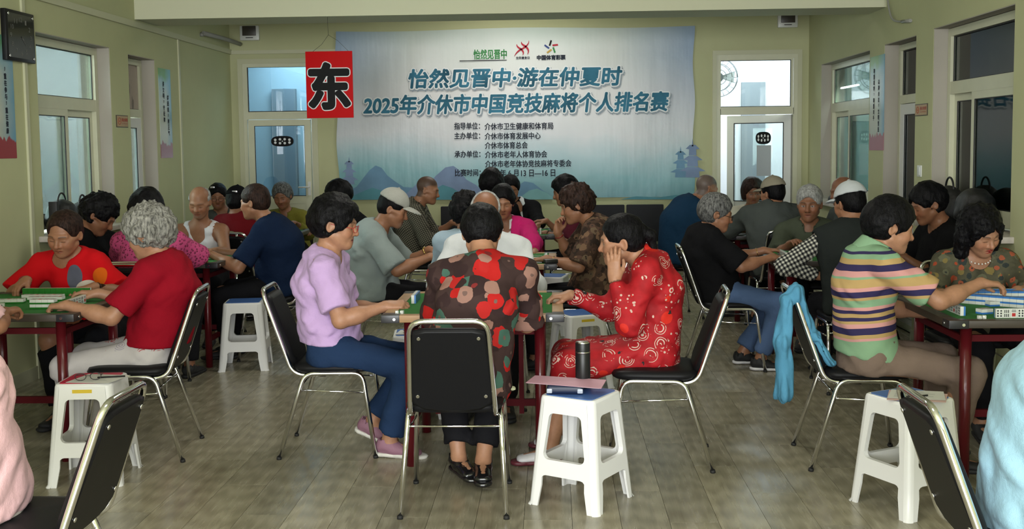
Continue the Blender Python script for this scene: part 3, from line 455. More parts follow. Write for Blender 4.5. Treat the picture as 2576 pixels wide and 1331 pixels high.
# ---------------------------------------------------------------- plastic stools
plain('stool_white', (.80, .80, .78), .32, spec=.5); plain('stool_blue', (.06, .15, .42), .45, bump=.4, bs=300, bd=.001); plain('stool_red', (.52, .02, .06), .45, bump=.4, bs=300, bd=.001); plain('sticker_yellow', (.70, .50, .03), .5)
def make_stool(top):
    c = empty('plastic_stool'); H = .475
    def half(z): return .172 - .040 * z / H            # half outer width
    CHM = .028
    def arc(cx, cz, r, a0, a1, n=4): return [(cx + r * math.cos(a0 + (a1 - a0) * k / n), cz + r * math.sin(a0 + (a1 - a0) * k / n)) for k in range(n + 1)]
    for s in range(4):
        a = s * PI / 2; bm = bmesh.new()
        hw = lambda z: half(z) - CHM
        outer = [(-hw(0) - .006, 0), (-hw(.01), .012), (-hw(H), H - .012), (hw(H), H - .012), (hw(.01), .012), (hw(0) + .006, 0), (hw(0) - .022, 0)] + [(hw(.1) - .03, .09)] + arc(hw(.1) - .050, .115, .022, 0, PI / 2, 3)[1:] + arc(-hw(.1) + .050, .115, .022, PI / 2, PI, 3)[:-1] + [(-hw(.1) + .03, .09), (-hw(0) + .022, 0)]
        wz0, wz1 = .205, .405; w0, w1 = hw(wz0) - .026, hw(wz1) - .030; r = .024
        inner = arc(w0 - r, wz0 + r, r, -PI / 2, 0) + arc(w1 - r, wz1 - r, r, 0, PI / 2) + arc(-w1 + r, wz1 - r, r, PI / 2, PI) + arc(-w0 + r, wz0 + r, r, PI, 3 * PI / 2)
        def P(x, z, d):
            y = -(half(z) - d); return (x * math.cos(a) - y * math.sin(a), x * math.sin(a) + y * math.cos(a), z)
        for d, flip in ((0, False), (.022, True)):
            es = []
            for loop in (outer, inner):
                vs = [bm.verts.new(P(x, z, d * (1 if loop is inner else .45))) for x, z in loop]; es += [bm.edges.new((vs[i], vs[(i + 1) % len(vs)])) for i in range(len(vs))]
            bmesh.ops.triangle_fill(bm, use_beauty=True, edges=es)
        bm.verts.ensure_lookup_table(); no, ni = len(outer), len(inner); k2 = no + ni
        for base, n in ((0, no), (no, ni)):
            for i in range(n):
                j = (i + 1) % n
                try: bm.faces.new((bm.verts[base + i], bm.verts[base + j], bm.verts[k2 + base + j], bm.verts[k2 + base + i]))
                except ValueError: pass
        bmesh.ops.recalc_face_normals(bm, faces=bm.faces); me = bpy.data.meshes.new('side_panel'); bm.to_mesh(me); bm.free(); me.materials.append(M['stool_white']); o = bpy.data.objects.new('side_panel', me); SC.objects.link(o); o.parent = c
        # rounded corner leg between this panel and the next
        vs = []; zs = [0, .012, .12, .24, .36, H - .012]; off = [(0., 0.), (.55, .16), (.84, .45), (1., 1.)]
        cor = [(0, 0), (.42, .10), (.75, .32), (.93, .62), (1, 1)]
        for z in zs:
            fl = .006 if z == 0 else 0
            for u, w in cor:
                x, y = half(z) + fl - CHM * (1 - u), -(half(z) + fl - CHM * w); vs.append((x * math.cos(a) - y * math.sin(a), x * math.sin(a) + y * math.cos(a), z))
        q = [(j * 5 + i, j * 5 + i + 1, (j + 1) * 5 + i + 1, (j + 1) * 5 + i) for j in range(len(zs) - 1) for i in range(4)]; MB().add(vs, q, 0, True).add([(v[0] * .93, v[1] * .93, v[2]) for v in vs], [t_[::-1] for t_ in q], 0, True).build('leg', M['stool_white'], c)
    def octa(k, z, ch=CHM):
        h = half(H) * k; out = []
        for s in range(4):
            a = s * PI / 2
            for u, w in ((0, 0), (.42, .10), (.75, .32), (.93, .62), (1, 1)): x, y = h - ch * (1 - u), -(h - ch * w); out.append((x * math.cos(a) - y * math.sin(a), x * math.sin(a) + y * math.cos(a), z))
        return out
    vs = octa(1.0, H - .03) + octa(1.005, H - .012) + octa(.985, H - .003) + octa(.95, H); m = 20
    MB().add(vs, [(j * m + i, j * m + (i + 1) % m, (j + 1) * m + (i + 1) % m, (j + 1) * m + i) for j in range(3) for i in range(m)], 0, True).poly(vs[-m:]).build('top', M['stool_white'], c)
    MB().prism(octa(.87, H - .001, .02), (0, 0, .0035)).build('seat_panel', M[top], c); return c
stool_src = {}
def stool(x, y, rz, top, label, sticker=None):
    if top in stool_src: o = copy_tree(stool_src[top])
    else: o = stool_src[top] = make_stool(top)
    o.location = (x, y, 0); o.rotation_euler = (0, 0, math.radians(rz)); put(o, label=label, cat='stool', group='white plastic stools')
    if sticker is not None: st = MB().box(-.045, .045, -.1355, -.1345, .425, .450).build('yellow_sticker', M['sticker_yellow'], o); st.rotation_euler = (0, 0, sticker)
    return o
# ---------------------------------------------------------------- mahjong tables
plain('felt', (.018, .16, .022), .95, var=.08, vs=30, bump=.15, bs=400); plain('red_steel', (.095, .006, .010), .28, .0, spec=.4, coat=.15); plain('red_matte', (.10, .008, .012), .62, spec=.12); plain('bracket_black', (.02, .02, .024), .35)
def wood(key, col):
    t = NT(key); g = t.noise(1, 5, .6, t.map((3, 3, 60))); t.done(t.ramp(g, [(.3, tuple(a * .75 for a in col)), (.7, col)]), .42, key=key)
wood('edge_light', (.46, .27, .13)); wood('edge_dark', (.055, .042, .030))
TZ = .752
def make_table(edge, W=.86):
    c = empty('mahjong_table'); h = W / 2; e = .055
    MB().box(-h + e, h - e, -h + e, h - e, .715, TZ).build('felt_top', M['felt'], c)
    for s in range(4):
        a = s * PI / 2; o = MB().prism([(-h + .07, -h, .722), (h - .07, -h, .722), (h - .07, -h + e, .722), (-h + .07, -h + e, .722)], (0, 0, .034)).build('edge_board', M[edge], c, bevel=.003); o.rotation_euler = (0, 0, a)
        b = MB(); b.prism([(-h - .003, -h + .03, .720), (-h + .03, -h - .003, .720), (-h + .088, -h - .003, .720), (-h + .088, -h + .03, .720), (-h + .058, -h + .060, .720), (-h + .03, -h + .088, .720), (-h - .003, -h + .088, .720)], (0, 0, .038)) if False else b.prism([(-h - .003, -h - .003, .720), (-h + .085, -h - .003, .720), (-h + .085, -h + .056, .720), (-h + .056, -h + .056, .720), (-h + .056, -h + .085, .720), (-h - .003, -h + .085, .720)], (0, 0, .038))
        b = b.build('corner_bracket', M['bracket_black'], c, bevel=.004); b.rotation_euler = (0, 0, a)
        for p, d in (((-h + .06, -h - .002, .738), (0, -.004, 0)), ((-h - .002, -h + .06, .738), (-.004, 0, 0))): MB().tube([p, Vector(p) + Vector(d)], .007, 10).build('screw', M['chrome'], b)
        l = MB().tube([(-h + .115, -h + .115, 0), (-h + .115, -h + .115, .718)], .025, 16).build('leg', M['red_steel'], c); l.rotation_euler = (0, 0, a)
    k = h - .115
    for s in (-1, 1):
        MB().box(s * k - .012, s * k + .012, -k, k, .635, .665).build('side_rail', M['red_matte'], c, bevel=.004); MB().box(s * k - .012, s * k + .012, -k, k, .18, .215).build('side_rail', M['red_matte'], c, bevel=.004)
        MB().box(s * (k - .10) - .012, s * (k - .10) + .012, -.012, .012, .18, .64).build('side_strut', M['red_matte'], c)
        MB().box(-k, k, s * k * .92 - .010, s * k * .92 + .010, .64, .67).build('cross_rail', M['red_matte'], c)
    MB().box(-k, k, -.012, .012, .22, .255).build('cross_rail', M['red_matte'], c); return c
table_src = {}
def table(x, y, edge, label, rz=0):
    if edge in table_src: o = copy_tree(table_src[edge])
    else: o = table_src[edge] = make_table(edge)
    o.location = (x, y, 0); o.rotation_euler = (0, 0, math.radians(rz)); put(o, label=label, cat='table', group='square mahjong tables'); return o
table(-2.765, 5.61, 'edge_dark', 'dark-edged mahjong table in front of the woman in the printed red T-shirt')
table(-.385, 5.52, 'edge_light', 'pale wood-edged mahjong table between the lavender and red-patterned women')
table(2.172, 5.27, 'edge_dark', 'dark-edged mahjong table with blue tile walls before the striped polo woman')
table(-2.775, 7.93, 'edge_dark', 'dark-edged mahjong table before the man in the white tank top')
table(-.41, 7.68, 'edge_light', 'pale wood-edged mahjong table before the woman in the pink jacket')
table(1.91, 7.72, 'edge_dark', 'dark-edged mahjong table before the grey-haired man in the green polo')
table(-2.80, 10.23, 'edge_dark', 'dark-edged mahjong table before the elderly woman in olive green')
table(-.42, 10.03, 'edge_dark', 'dark-edged mahjong table beside the man in the houndstooth shirt')
table(1.91, 9.82, 'edge_dark', 'dark-edged mahjong table before the woman in the white blouse')
# ---------------------------------------------------------------- stools
stool(.113, 4.695, -31, 'stool_blue', 'white stool holding the black thermos flask in the front aisle')
stool(-2.19, 5.03, 4, 'stool_red', 'white stool with red top holding paper and eyeglasses', sticker=0)
stool(-2.195, 7.62, 8, 'stool_blue', 'empty white stool with blue top beside the far left table')
stool(1.50, 4.62, 28, 'stool_blue', 'white stool under pink papers behind the lower right chair')
stool(.16, 6.98, 24, 'stool_blue', 'white stool with yellow sticker behind the thermos and table leg', sticker=0)
stool(-.03, 9.0, -12, 'stool_blue', 'white stool seen under the pale wood-edged far table')
stool(-.80, 6.26, 6, 'stool_blue', 'white stool with papers beyond the lavender woman\'s knees')
# ---------------------------------------------------------------- tiles
plain('tile_white', (.74, .76, .70), .25); plain('tile_blue', (.05, .20, .55), .3); plain('tile_green', (.02, .17, .02), .3); plain('tile_ink', (.03, .035, .04), .4); plain('tile_red', (.5, .03, .03), .4)
TW, TD, TH_ = .0315, .0235, .042
def make_tile(back, mark):
    mb = MB(); w, d, h = TW / 2 - .0004, TD / 2, TH_ / 2; cut = d - .0085; mb.box(-w, w, -d, cut, -h, h, 0); mb.box(-w, w, cut, d, -h, h, 1); y = -d - .0003
    if mark == 0:
        for r_ in range(3):
            for k in (-1, 1): mb.disc((k * .007, y, (r_ - 1) * .0115), (.0042, 0, 0), (0, 0, .0042), 8, 2)
    elif mark == 1:
        for r_ in (-1, 1):
            for k in (-1, 0, 1): mb.add([(k * .008 - .002, y, r_ * .009 - .007), (k * .008 + .002, y, r_ * .009 - .007), (k * .008 + .002, y, r_ * .009 + .007), (k * .008 - .002, y, r_ * .009 + .007)], [(0, 1, 2, 3)], 2)
    else:
        for k in (-1, 0, 1): mb.add([(-.010, y, .010 + k * .004), (.010, y, .010 + k * .004), (.010, y, .012 + k * .004), (-.010, y, .012 + k * .004)], [(0, 1, 2, 3)], 2)
        mb.add([(-.008, y, -.014), (.008, y, -.014), (.008, y, .001), (-.008, y, .001)], [(0, 1, 2, 3)], 3)
    o = mb.build('mahjong_tile', [M['tile_white'], M[back], M['tile_ink'], M['tile_red']]); return o
tile_src = {}
def tile(x, y, z, pose, rz, back, mark, label, group):
    k = (back, mark)
    if k in tile_src: o = tile_src[k].copy(); SC.objects.link(o)
    else: o = tile_src[k] = make_tile(back, mark)
    rx, zz = {'stand': (0, TH_ / 2), 'down': (PI / 2, TD / 2), 'up': (-PI / 2, TD / 2), 'side': (0, TW / 2)}[pose]
    o.location = (x, y, z + zz + .0006); o.rotation_euler = (rx, 0, math.radians(rz)); put(o, label=label if len(label.split()) <= 16 else label.replace('mahjong tile', 'tile').replace(' in the ', ' in ', 1).replace('upright ', '') if len(label.split()) > 17 else label.replace('mahjong tile', 'tile'), cat='tile', group=group); return o
ORD = 'first second third fourth fifth sixth seventh eighth ninth tenth eleventh twelfth thirteenth fourteenth'.split()
def tiles(x, y, ang, n, pose, rz, back, label, group, layers=1, gap=.0):
    c, s = math.cos(math.radians(ang)), math.sin(math.radians(ang))
    for k in range(n):
        for l in range(layers): tile(x + c * k * (TW + gap), y + s * k * (TW + gap), TZ + l * (TD + .0006), pose, rz, back, (k * 7 + l) % 3, label + ', ' + ORD[k] + (' from front' if abs(ang) > 45 else ' from left') + ('' if layers == 1 else (', lower', ', upper')[l]), group)
# rz of a standing tile: 0 = its face looks at the camera (-y); 180 = back to the camera; 90 = face to +x; -90 = face to -x
A = 'at the table of the printed red T-shirt woman'; G_ = 'tiles '
tiles(-2.92, 5.905, 0, 12, 'stand', 180, 'tile_green', 'upright green-backed mahjong tile in the row before the printed red T-shirt', 'green-backed hand row')
tiles(-2.475, 5.36, 90, 9, 'stand', 90, 'tile_green', 'upright mahjong tile in the hand row of the grey-curled woman in crimson', 'hand row of woman in crimson')
tiles(-2.98, 5.32, 0, 8, 'stand', 0, 'tile_green', 'upright mahjong tile facing the camera at the near left table corner', 'near hand row on left table')
tiles(-2.86, 5.78, 0, 7, 'up', 0, 'tile_green', 'pale tile face up in the farther discard row, left front table', 'farther discards on left front table'); tiles(-2.79, 5.70, 0, 6, 'up', 0, 'tile_green', 'pale tile face up in the nearer discard row, left front table', 'nearer discards on left front table')
tiles(-2.93, 5.60, 8, 5, 'up', 8, 'tile_green', 'pale mahjong tile in a slanting row across the left front table', 'slanting row on left front table'); tiles(-2.64, 5.42, 0, 4, 'up', 0, 'tile_green', 'stacked pale mahjong tile at the front of the left front table', 'stacked pair row on left front table', layers=2)
tiles(-.715, 5.52, 90, 6, 'stand', -90, 'tile_blue', 'upright mahjong tile under the hands of the lavender woman', 'hand row of lavender woman')
tiles(-.635, 5.54, 0, 2, 'up', 0, 'tile_blue', 'white mahjong tile lying face up near the lavender woman\'s fingers', 'discards near lavender woman'); tiles(-.58, 5.60, 60, 5, 'stand', -140, 'tile_blue', 'upright blue-backed mahjong tile just beside the floral-shirted back', 'row beside floral shirt')
tiles(-.085, 5.27, 86, 7, 'stand', 90, 'tile_blue', 'upright mahjong tile in the row held by the red-patterned woman', 'hand row of red-patterned woman'); tiles(-.25, 5.73, 0, 5, 'down', 0, 'tile_blue', 'blue-backed mahjong tile in the wall by the bald man\'s cuff', 'wall by bald man', layers=2)
tiles(2.02, 5.60, 0, 13, 'stand', 180, 'tile_blue', 'upright blue-backed mahjong tile before the woman with pearls', 'hand row of woman with pearls'); tiles(1.965, 5.50, -4, 12, 'down', 0, 'tile_blue', 'blue-topped mahjong tile in the double wall before the woman with pearls', 'wall before woman with pearls', layers=2)
tiles(1.975, 5.44, -38, 11, 'down', -38, 'tile_blue', 'blue-topped mahjong tile in the slanting double wall on the right table', 'slanting wall on right table', layers=2); tiles(1.86, 5.02, 90, 10, 'stand', -90, 'tile_blue', 'upright mahjong tile in the hand row of the striped polo woman', 'hand row of striped polo woman')
tiles(1.965, 5.06, 20, 2, 'up', 20, 'tile_blue', 'white mahjong tile lying face up beside the striped woman\'s hand row', 'loose tiles on right table'); tiles(1.995, 4.945, 0, 6, 'stand', 0, 'tile_blue', 'upright mahjong tile facing the camera at the right table\'s near edge', 'near hand row on right table'); tiles(2.10, 5.30, 10, 6, 'up', 10, 'tile_blue', 'white mahjong tile lying face up in the centre of the right table', 'discards on right table')
tiles(-.22, 7.42, 0, 5, 'down', 0, 'tile_green', 'green-topped mahjong tile in the wall before the pink-jacketed woman', 'wall before pink jacket', layers=2); tiles(-.055, 7.42, 90, 8, 'stand', 90, 'tile_green', 'upright mahjong tile by the hand of the brown-bloused woman', 'hand row of brown-bloused woman'); tiles(-.70, 7.45, 90, 8, 'stand', -90, 'tile_green', 'upright mahjong tile by the hands of the man in the pale cap', 'hand row of man in pale cap')
tiles(-2.75, 7.72, 5, 7, 'up', 5, 'tile_green', 'white mahjong tile near the navy polo man\'s hand', 'tiles by navy polo man'); tiles(-2.60, 7.60, 90, 6, 'down', 90, 'tile_green', 'green-topped mahjong tile in the wall before the tank-top man', 'wall before tank-top man'); 
tiles(1.66, 7.40, 0, 3, 'down', 0, 'tile_blue', 'stacked blue-topped mahjong tile at the fingertips of the black T-shirt woman', 'stack by black T-shirt woman', layers=2); tiles(1.86, 7.42, 0, 8, 'stand', 0, 'tile_blue', 'upright mahjong tile facing the camera behind the check sleeve', 'row behind check sleeve'); tiles(1.60, 7.55, 90, 8, 'stand', -90, 'tile_green', 'upright mahjong tile between the black T-shirt woman\'s hands', 'hand row of black T-shirt woman')
tiles(-2.45, 9.98, 90, 6, 'stand', 90, 'tile_green', 'white mahjong tile standing at the corner before the olive green woman', 'row before olive woman'); tiles(-2.60, 10.0, 0, 4, 'up', 0, 'tile_green', 'white mahjong tile lying before the olive green woman', 'loose tiles before olive woman')
tiles(1.58, 9.55, 15, 7, 'down', 15, 'tile_green', 'green-topped mahjong tile on the table of the white-bloused woman', 'wall before white blouse'); tiles(-.62, 9.9, 90, 6, 'stand', -90, 'tile_green', 'upright mahjong tile before the man in the houndstooth shirt', 'hand row of houndstooth man'); tiles(-.12, 9.8, 90, 7, 'stand', 90, 'tile_green', 'upright mahjong tile before the dark-haired player in maroon', 'hand row of maroon player')
# ---------------------------------------------------------------- padded chairs along the back wall
bc = make_back_chair(); put(bc, label='black padded chair by the back wall, leftmost of three', cat='chair', group='padded chairs along the back wall'); bc.location = (-1.02, 11.62, 0); bc.rotation_euler = (0, 0, PI)
for x, lab in ((.57, 'black padded chair by the back wall, middle of three'), (.99, 'black padded chair by the back wall, rightmost of three')):
    o = copy_tree(bc); o.location = (x, 11.62, 0); o['label'] = lab
# ---------------------------------------------------------------- people: blended-surface modeller
V3 = lambda *a: np.array(a, float)
def nrm(v):
    v = np.asarray(v, float); return v / max(np.linalg.norm(v), 1e-9)
def frame_of(fwd, up):
    y = nrm(fwd); x = nrm(np.cross(y, up)); z = np.cross(x, y)
    return np.stack([x, y, z], 1)            # columns right, forward, up
def hashn(i, j, k, seed):
    n = (i * 374761393 + j * 668265263 + k * 1274126177 + seed * 974634777) & 0x7fffffff
    n = ((n ^ (n >> 13)) * 1274126177) & 0x7fffffff
    return ((n ^ (n >> 16)) & 0xffff).astype(np.float32) / 32767.5 - 1.0
def vnoise(x, y, z, fr, seed=0):
    x, y, z = np.broadcast_arrays(x * fr[0], y * fr[1], z * fr[2])
    xi, yi, zi = np.floor(x), np.floor(y), np.floor(z)
    fx, fy, fz = [(a - b).astype(np.float32) for a, b in ((x, xi), (y, yi), (z, zi))]
    fx, fy, fz = [a * a * (3 - 2 * a) for a in (fx, fy, fz)]
    xi, yi, zi = [a.astype(np.int64) for a in (xi, yi, zi)]
    r = 0
    for a in (0, 1):
        for b in (0, 1):
            for c in (0, 1):
                r = r + hashn(xi + a, yi + b, zi + c, seed) * (fx if a else 1 - fx) * (fy if b else 1 - fy) * (fz if c else 1 - fz)
    return r

class Sdf:
    def __init__(s): s.ops = []
    def copy(s):
        n = Sdf(); n.ops = list(s.ops); return n
    def cone(s, a, b, ra, rb, k=.02, m='u'): s.ops.append(('c', m, k, np.asarray(a, float), np.asarray(b, float), ra, rb)); return s
    def ball(s, c, r, k=.02, m='u'): return s.cone(c, np.asarray(c, float) + V3(0, 0, 1e-4), r, r, k, m)
    def ell(s, c, r, R=None, k=.02, m='u'): s.ops.append(('e', m, k, np.asarray(c, float), np.asarray(r, float), np.eye(3) if R is None else R)); return s
    def seg(s, a, b, u, ra, rb, k=.03, m='u'):          # elliptic tapered segment, ra = (lateral, depth)
        a, b = np.asarray(a, float), np.asarray(b, float); w = nrm(b - a); u = nrm(u - w * (u @ w))
        s.ops.append(('s', m, k, a, b, u, np.cross(w, u), ra, rb)); return s
    def tube(s, a, b, ra, rb, k=.012, m='u'): s.ops.append(('k', m, k, np.asarray(a, float), np.asarray(b, float), ra, rb)); return s   # flat-ended
    def plane(s, p, n, k=.004, m='i'): s.ops.append(('p', m, k, np.asarray(p, float), nrm(n))); return s   # keeps the side n points away from
    def fn(s, f, m='d'): s.ops.append(('f', m, 0, f)); return s                                         # displacement f(x,y,z) in the eval frame
    def eval(s, lo, hi, h, o=None, R=None):
        o = np.zeros(3) if o is None else o; R = np.eye(3) if R is None else R
        n = np.ceil((np.asarray(hi) - lo) / h).astype(int) + 1
        ax = [(lo[i] + h * np.arange(n[i])).astype(np.float32) for i in range(3)]
        f = np.full(n, .2, np.float32)
        T = lambda p: R.T @ (p - o); D = lambda v: R.T @ v
        for op in s.ops:
            t, m, k = op[:3]; pad = k + 3.5 * h + .004
            if t in 'ck':
                a, b = T(op[3]), T(op[4]); r = max(op[5], op[6]) + pad; l2, h2 = np.minimum(a, b) - r, np.maximum(a, b) + r
            elif t == 'e':
                c = T(op[3]); r = max(op[4]) + pad; l2, h2 = c - r, c + r
            elif t == 's':
                a, b = T(op[3]), T(op[4]); r = max(*op[7], *op[8]) + pad; l2, h2 = np.minimum(a, b) - r, np.maximum(a, b) + r
            else: l2, h2 = np.asarray(lo) - 1, np.asarray(hi) + 1
            i0 = np.maximum(np.floor((l2 - lo) / h).astype(int), 0); i1 = np.minimum(np.ceil((h2 - lo) / h).astype(int) + 1, n)
            if (i1 <= i0).any(): continue
            sl = tuple(slice(i0[i], i1[i]) for i in range(3))
            X, Y, Z = ax[0][sl[0]][:, None, None], ax[1][sl[1]][None, :, None], ax[2][sl[2]][None, None, :]
            if t in 'ck':
                ba = b - a; L = max(ba @ ba, 1e-12); px, py, pz = X - a[0], Y - a[1], Z - a[2]
                tt = (px * ba[0] + py * ba[1] + pz * ba[2]) / L; raw = tt; tt = np.clip(tt, 0, 1) if t == 'c' else tt; tc = np.clip(tt, 0, 1)
                d = np.sqrt((px - tt * ba[0]) ** 2 + (py - tt * ba[1]) ** 2 + (pz - tt * ba[2]) ** 2) - (op[5] + tc * (op[6] - op[5]))
                if t == 'k': d = np.maximum(d, (np.abs(raw - .5) - .5) * math.sqrt(L))
            elif t == 'e':
                M = R.T @ op[5]; r = op[4]; px, py, pz = X - c[0], Y - c[1], Z - c[2]
                q = [(px * M[0, i] + py * M[1, i] + pz * M[2, i]) for i in range(3)]
                k0 = np.sqrt(sum((q[i] / r[i]) ** 2 for i in range(3))); k1 = np.sqrt(sum((q[i] / r[i] ** 2) ** 2 for i in range(3)))
                d = k0 * (k0 - 1) / np.maximum(k1, 1e-6)
            elif t == 's':
                u, v = D(op[5]), D(op[6]); ba = b - a; L = np.sqrt(ba @ ba); w = ba / L; px, py, pz = X - a[0], Y - a[1], Z - a[2]
                q = px * w[0] + py * w[1] + pz * w[2]; tt = np.clip(q / L, 0, 1); q = q - tt * L
                x = px * u[0] + py * u[1] + pz * u[2]; y = px * v[0] + py * v[1] + pz * v[2]
                A = op[7][0] + tt * (op[8][0] - op[7][0]); B = op[7][1] + tt * (op[8][1] - op[7][1]); mn = np.minimum(A, B)
                d = (np.sqrt((x / A) ** 2 + (y / B) ** 2 + (q / mn) ** 2) - 1) * mn
            elif t == 'p':
                p, nn = T(op[3]), D(op[4]); d = (X - p[0]) * nn[0] + (Y - p[1]) * nn[1] + (Z - p[2]) * nn[2]
            else:
                mk = np.abs(f) < .035; B = np.broadcast_arrays(X, Y, Z); f[mk] += op[3](B[0][mk], B[1][mk], B[2][mk]); continue
            g = f[sl]
            if m == 'u': e = np.maximum(k - np.abs(g - d), 0) / k; f[sl] = np.minimum(g, d) - e * e * k * .25
            elif m == 's': e = np.maximum(k - np.abs(g + d), 0) / k; f[sl] = np.maximum(g, -d) + e * e * k * .25
            elif m == 'i': e = np.maximum(k - np.abs(g - d), 0) / k; f[sl] = np.maximum(g, d) + e * e * k * .25
            else: f[sl] = g + d
        return f
    def bounds(s, pad, o=None, R=None):
        o = np.zeros(3) if o is None else o; R = np.eye(3) if R is None else R; lo, hi = np.full(3, 9e9), np.full(3, -9e9)
        for op in s.ops:
            if op[1] != 'u': continue
            if op[0] in 'ck': pts = [(op[3], op[5]), (op[4], op[6])]
            elif op[0] == 'e': pts = [(op[3], max(op[4]))]
            else: pts = [(op[3], max(op[7])), (op[4], max(op[8]))]
            for p, r in pts:
                p = R.T @ (p - o); lo = np.minimum(lo, p - r); hi = np.maximum(hi, p + r)
        return lo - pad, hi + pad

EDG = [(0, 1), (2, 3), (4, 5), (6, 7), (0, 2), (1, 3), (4, 6), (5, 7), (0, 4), (1, 5), (2, 6), (3, 7)]
def nets(f, lo, h):
    s = f < 0; S = [f.shape[i] - 1 for i in range(3)]
    cut = lambda a, i, j, k: a[i:i + S[0], j:j + S[1], k:k + S[2]]
    C = [(i, j, k) for i in (0, 1) for j in (0, 1) for k in (0, 1)]
    cnt = np.zeros(S, np.int8)
    for c in C: cnt += cut(s, *c)
    act = (cnt > 0) & (cnt < 8); ii = np.argwhere(act); n = len(ii)
    if n == 0: return np.zeros((0, 3)), np.zeros((0, 4), np.int32)
    idx = np.full(S, -1, np.int32); idx[act] = np.arange(n)
    vals = [cut(f, *c)[act] for c in C]; Cc = np.array(C, float); acc = np.zeros((n, 3)); num = np.zeros(n)
    for a, b in EDG:
        va, vb = vals[a], vals[b]; mm = (va < 0) != (vb < 0); t = np.where(mm, va / np.where(mm, va - vb, 1), 0)
        acc += np.where(mm[:, None], Cc[a] + t[:, None] * (Cc[b] - Cc[a]), 0); num += mm
    v = np.asarray(lo) + h * (ii + acc / num[:, None])
    q = []
    for x in range(3):
        y, z = (x + 1) % 3, (x + 2) % 3
        sl0 = [slice(1, -1)] * 3; sl1 = [slice(1, -1)] * 3; sl0[x] = slice(0, -1); sl1[x] = slice(1, None)
        a, b = s[tuple(sl0)], s[tuple(sl1)]; e = np.argwhere(a != b)
        if not len(e): continue
        flip = a[tuple(e.T)]
        e = e + 1; e[:, x] -= 1
        def at(dy, dz):
            g = e.copy(); g[:, y] += dy; g[:, z] += dz; return idx[g[:, 0], g[:, 1], g[:, 2]]
        f4 = np.stack([at(-1, -1), at(0, -1), at(0, 0), at(-1, 0)], 1); f4[~flip] = f4[~flip][:, ::-1]; q.append(f4)
    return v, np.concatenate(q)
def mesh_sdf(sd, h, o=None, R=None, box=None, keep=None):
    o = np.zeros(3) if o is None else o; R = np.eye(3) if R is None else R
    lo, hi = box if box is not None else sd.bounds(2 * h + .01, o, R)
    v, q = nets(sd.eval(lo, hi, h, o, R), lo, h)
    w = v @ R.T + o
    if keep is not None and len(q):
        q = q[keep(w[q].mean(1))]; used = np.unique(q); re = np.full(len(w), -1); re[used] = np.arange(len(used)); w, v, q = w[used], v[used], re[q]
    return w, q, v
def np_mesh(name, verts, quads, mats, parent=None, col=None, smooth=True, mi=None):
    me = bpy.data.meshes.new(name); n, m = len(verts), len(quads); k = quads.shape[1]
    me.vertices.add(n); me.vertices.foreach_set('co', np.asarray(verts, np.float32).ravel())
    me.loops.add(m * k); me.loops.foreach_set('vertex_index', quads.astype(np.int32).ravel())
    me.polygons.add(m); me.polygons.foreach_set('loop_start', np.arange(0, m * k, k, dtype=np.int32))
    if mi is not None: me.polygons.foreach_set('material_index', np.asarray(mi, np.int32))
    me.update(calc_edges=True)
    if smooth: me.polygons.foreach_set('use_smooth', np.ones(m, bool))
    if col is not None:
        at = me.color_attributes.new('Col', 'FLOAT_COLOR', 'POINT'); at.data.foreach_set('color', np.concatenate([col, np.ones((n, 1))], 1).astype(np.float32).ravel())
    for mt in (mats if isinstance(mats, (list, tuple)) else [mats]): me.materials.append(mt)
    o = bpy.data.objects.new(name, me); SC.objects.link(o); o.parent = parent
    return o

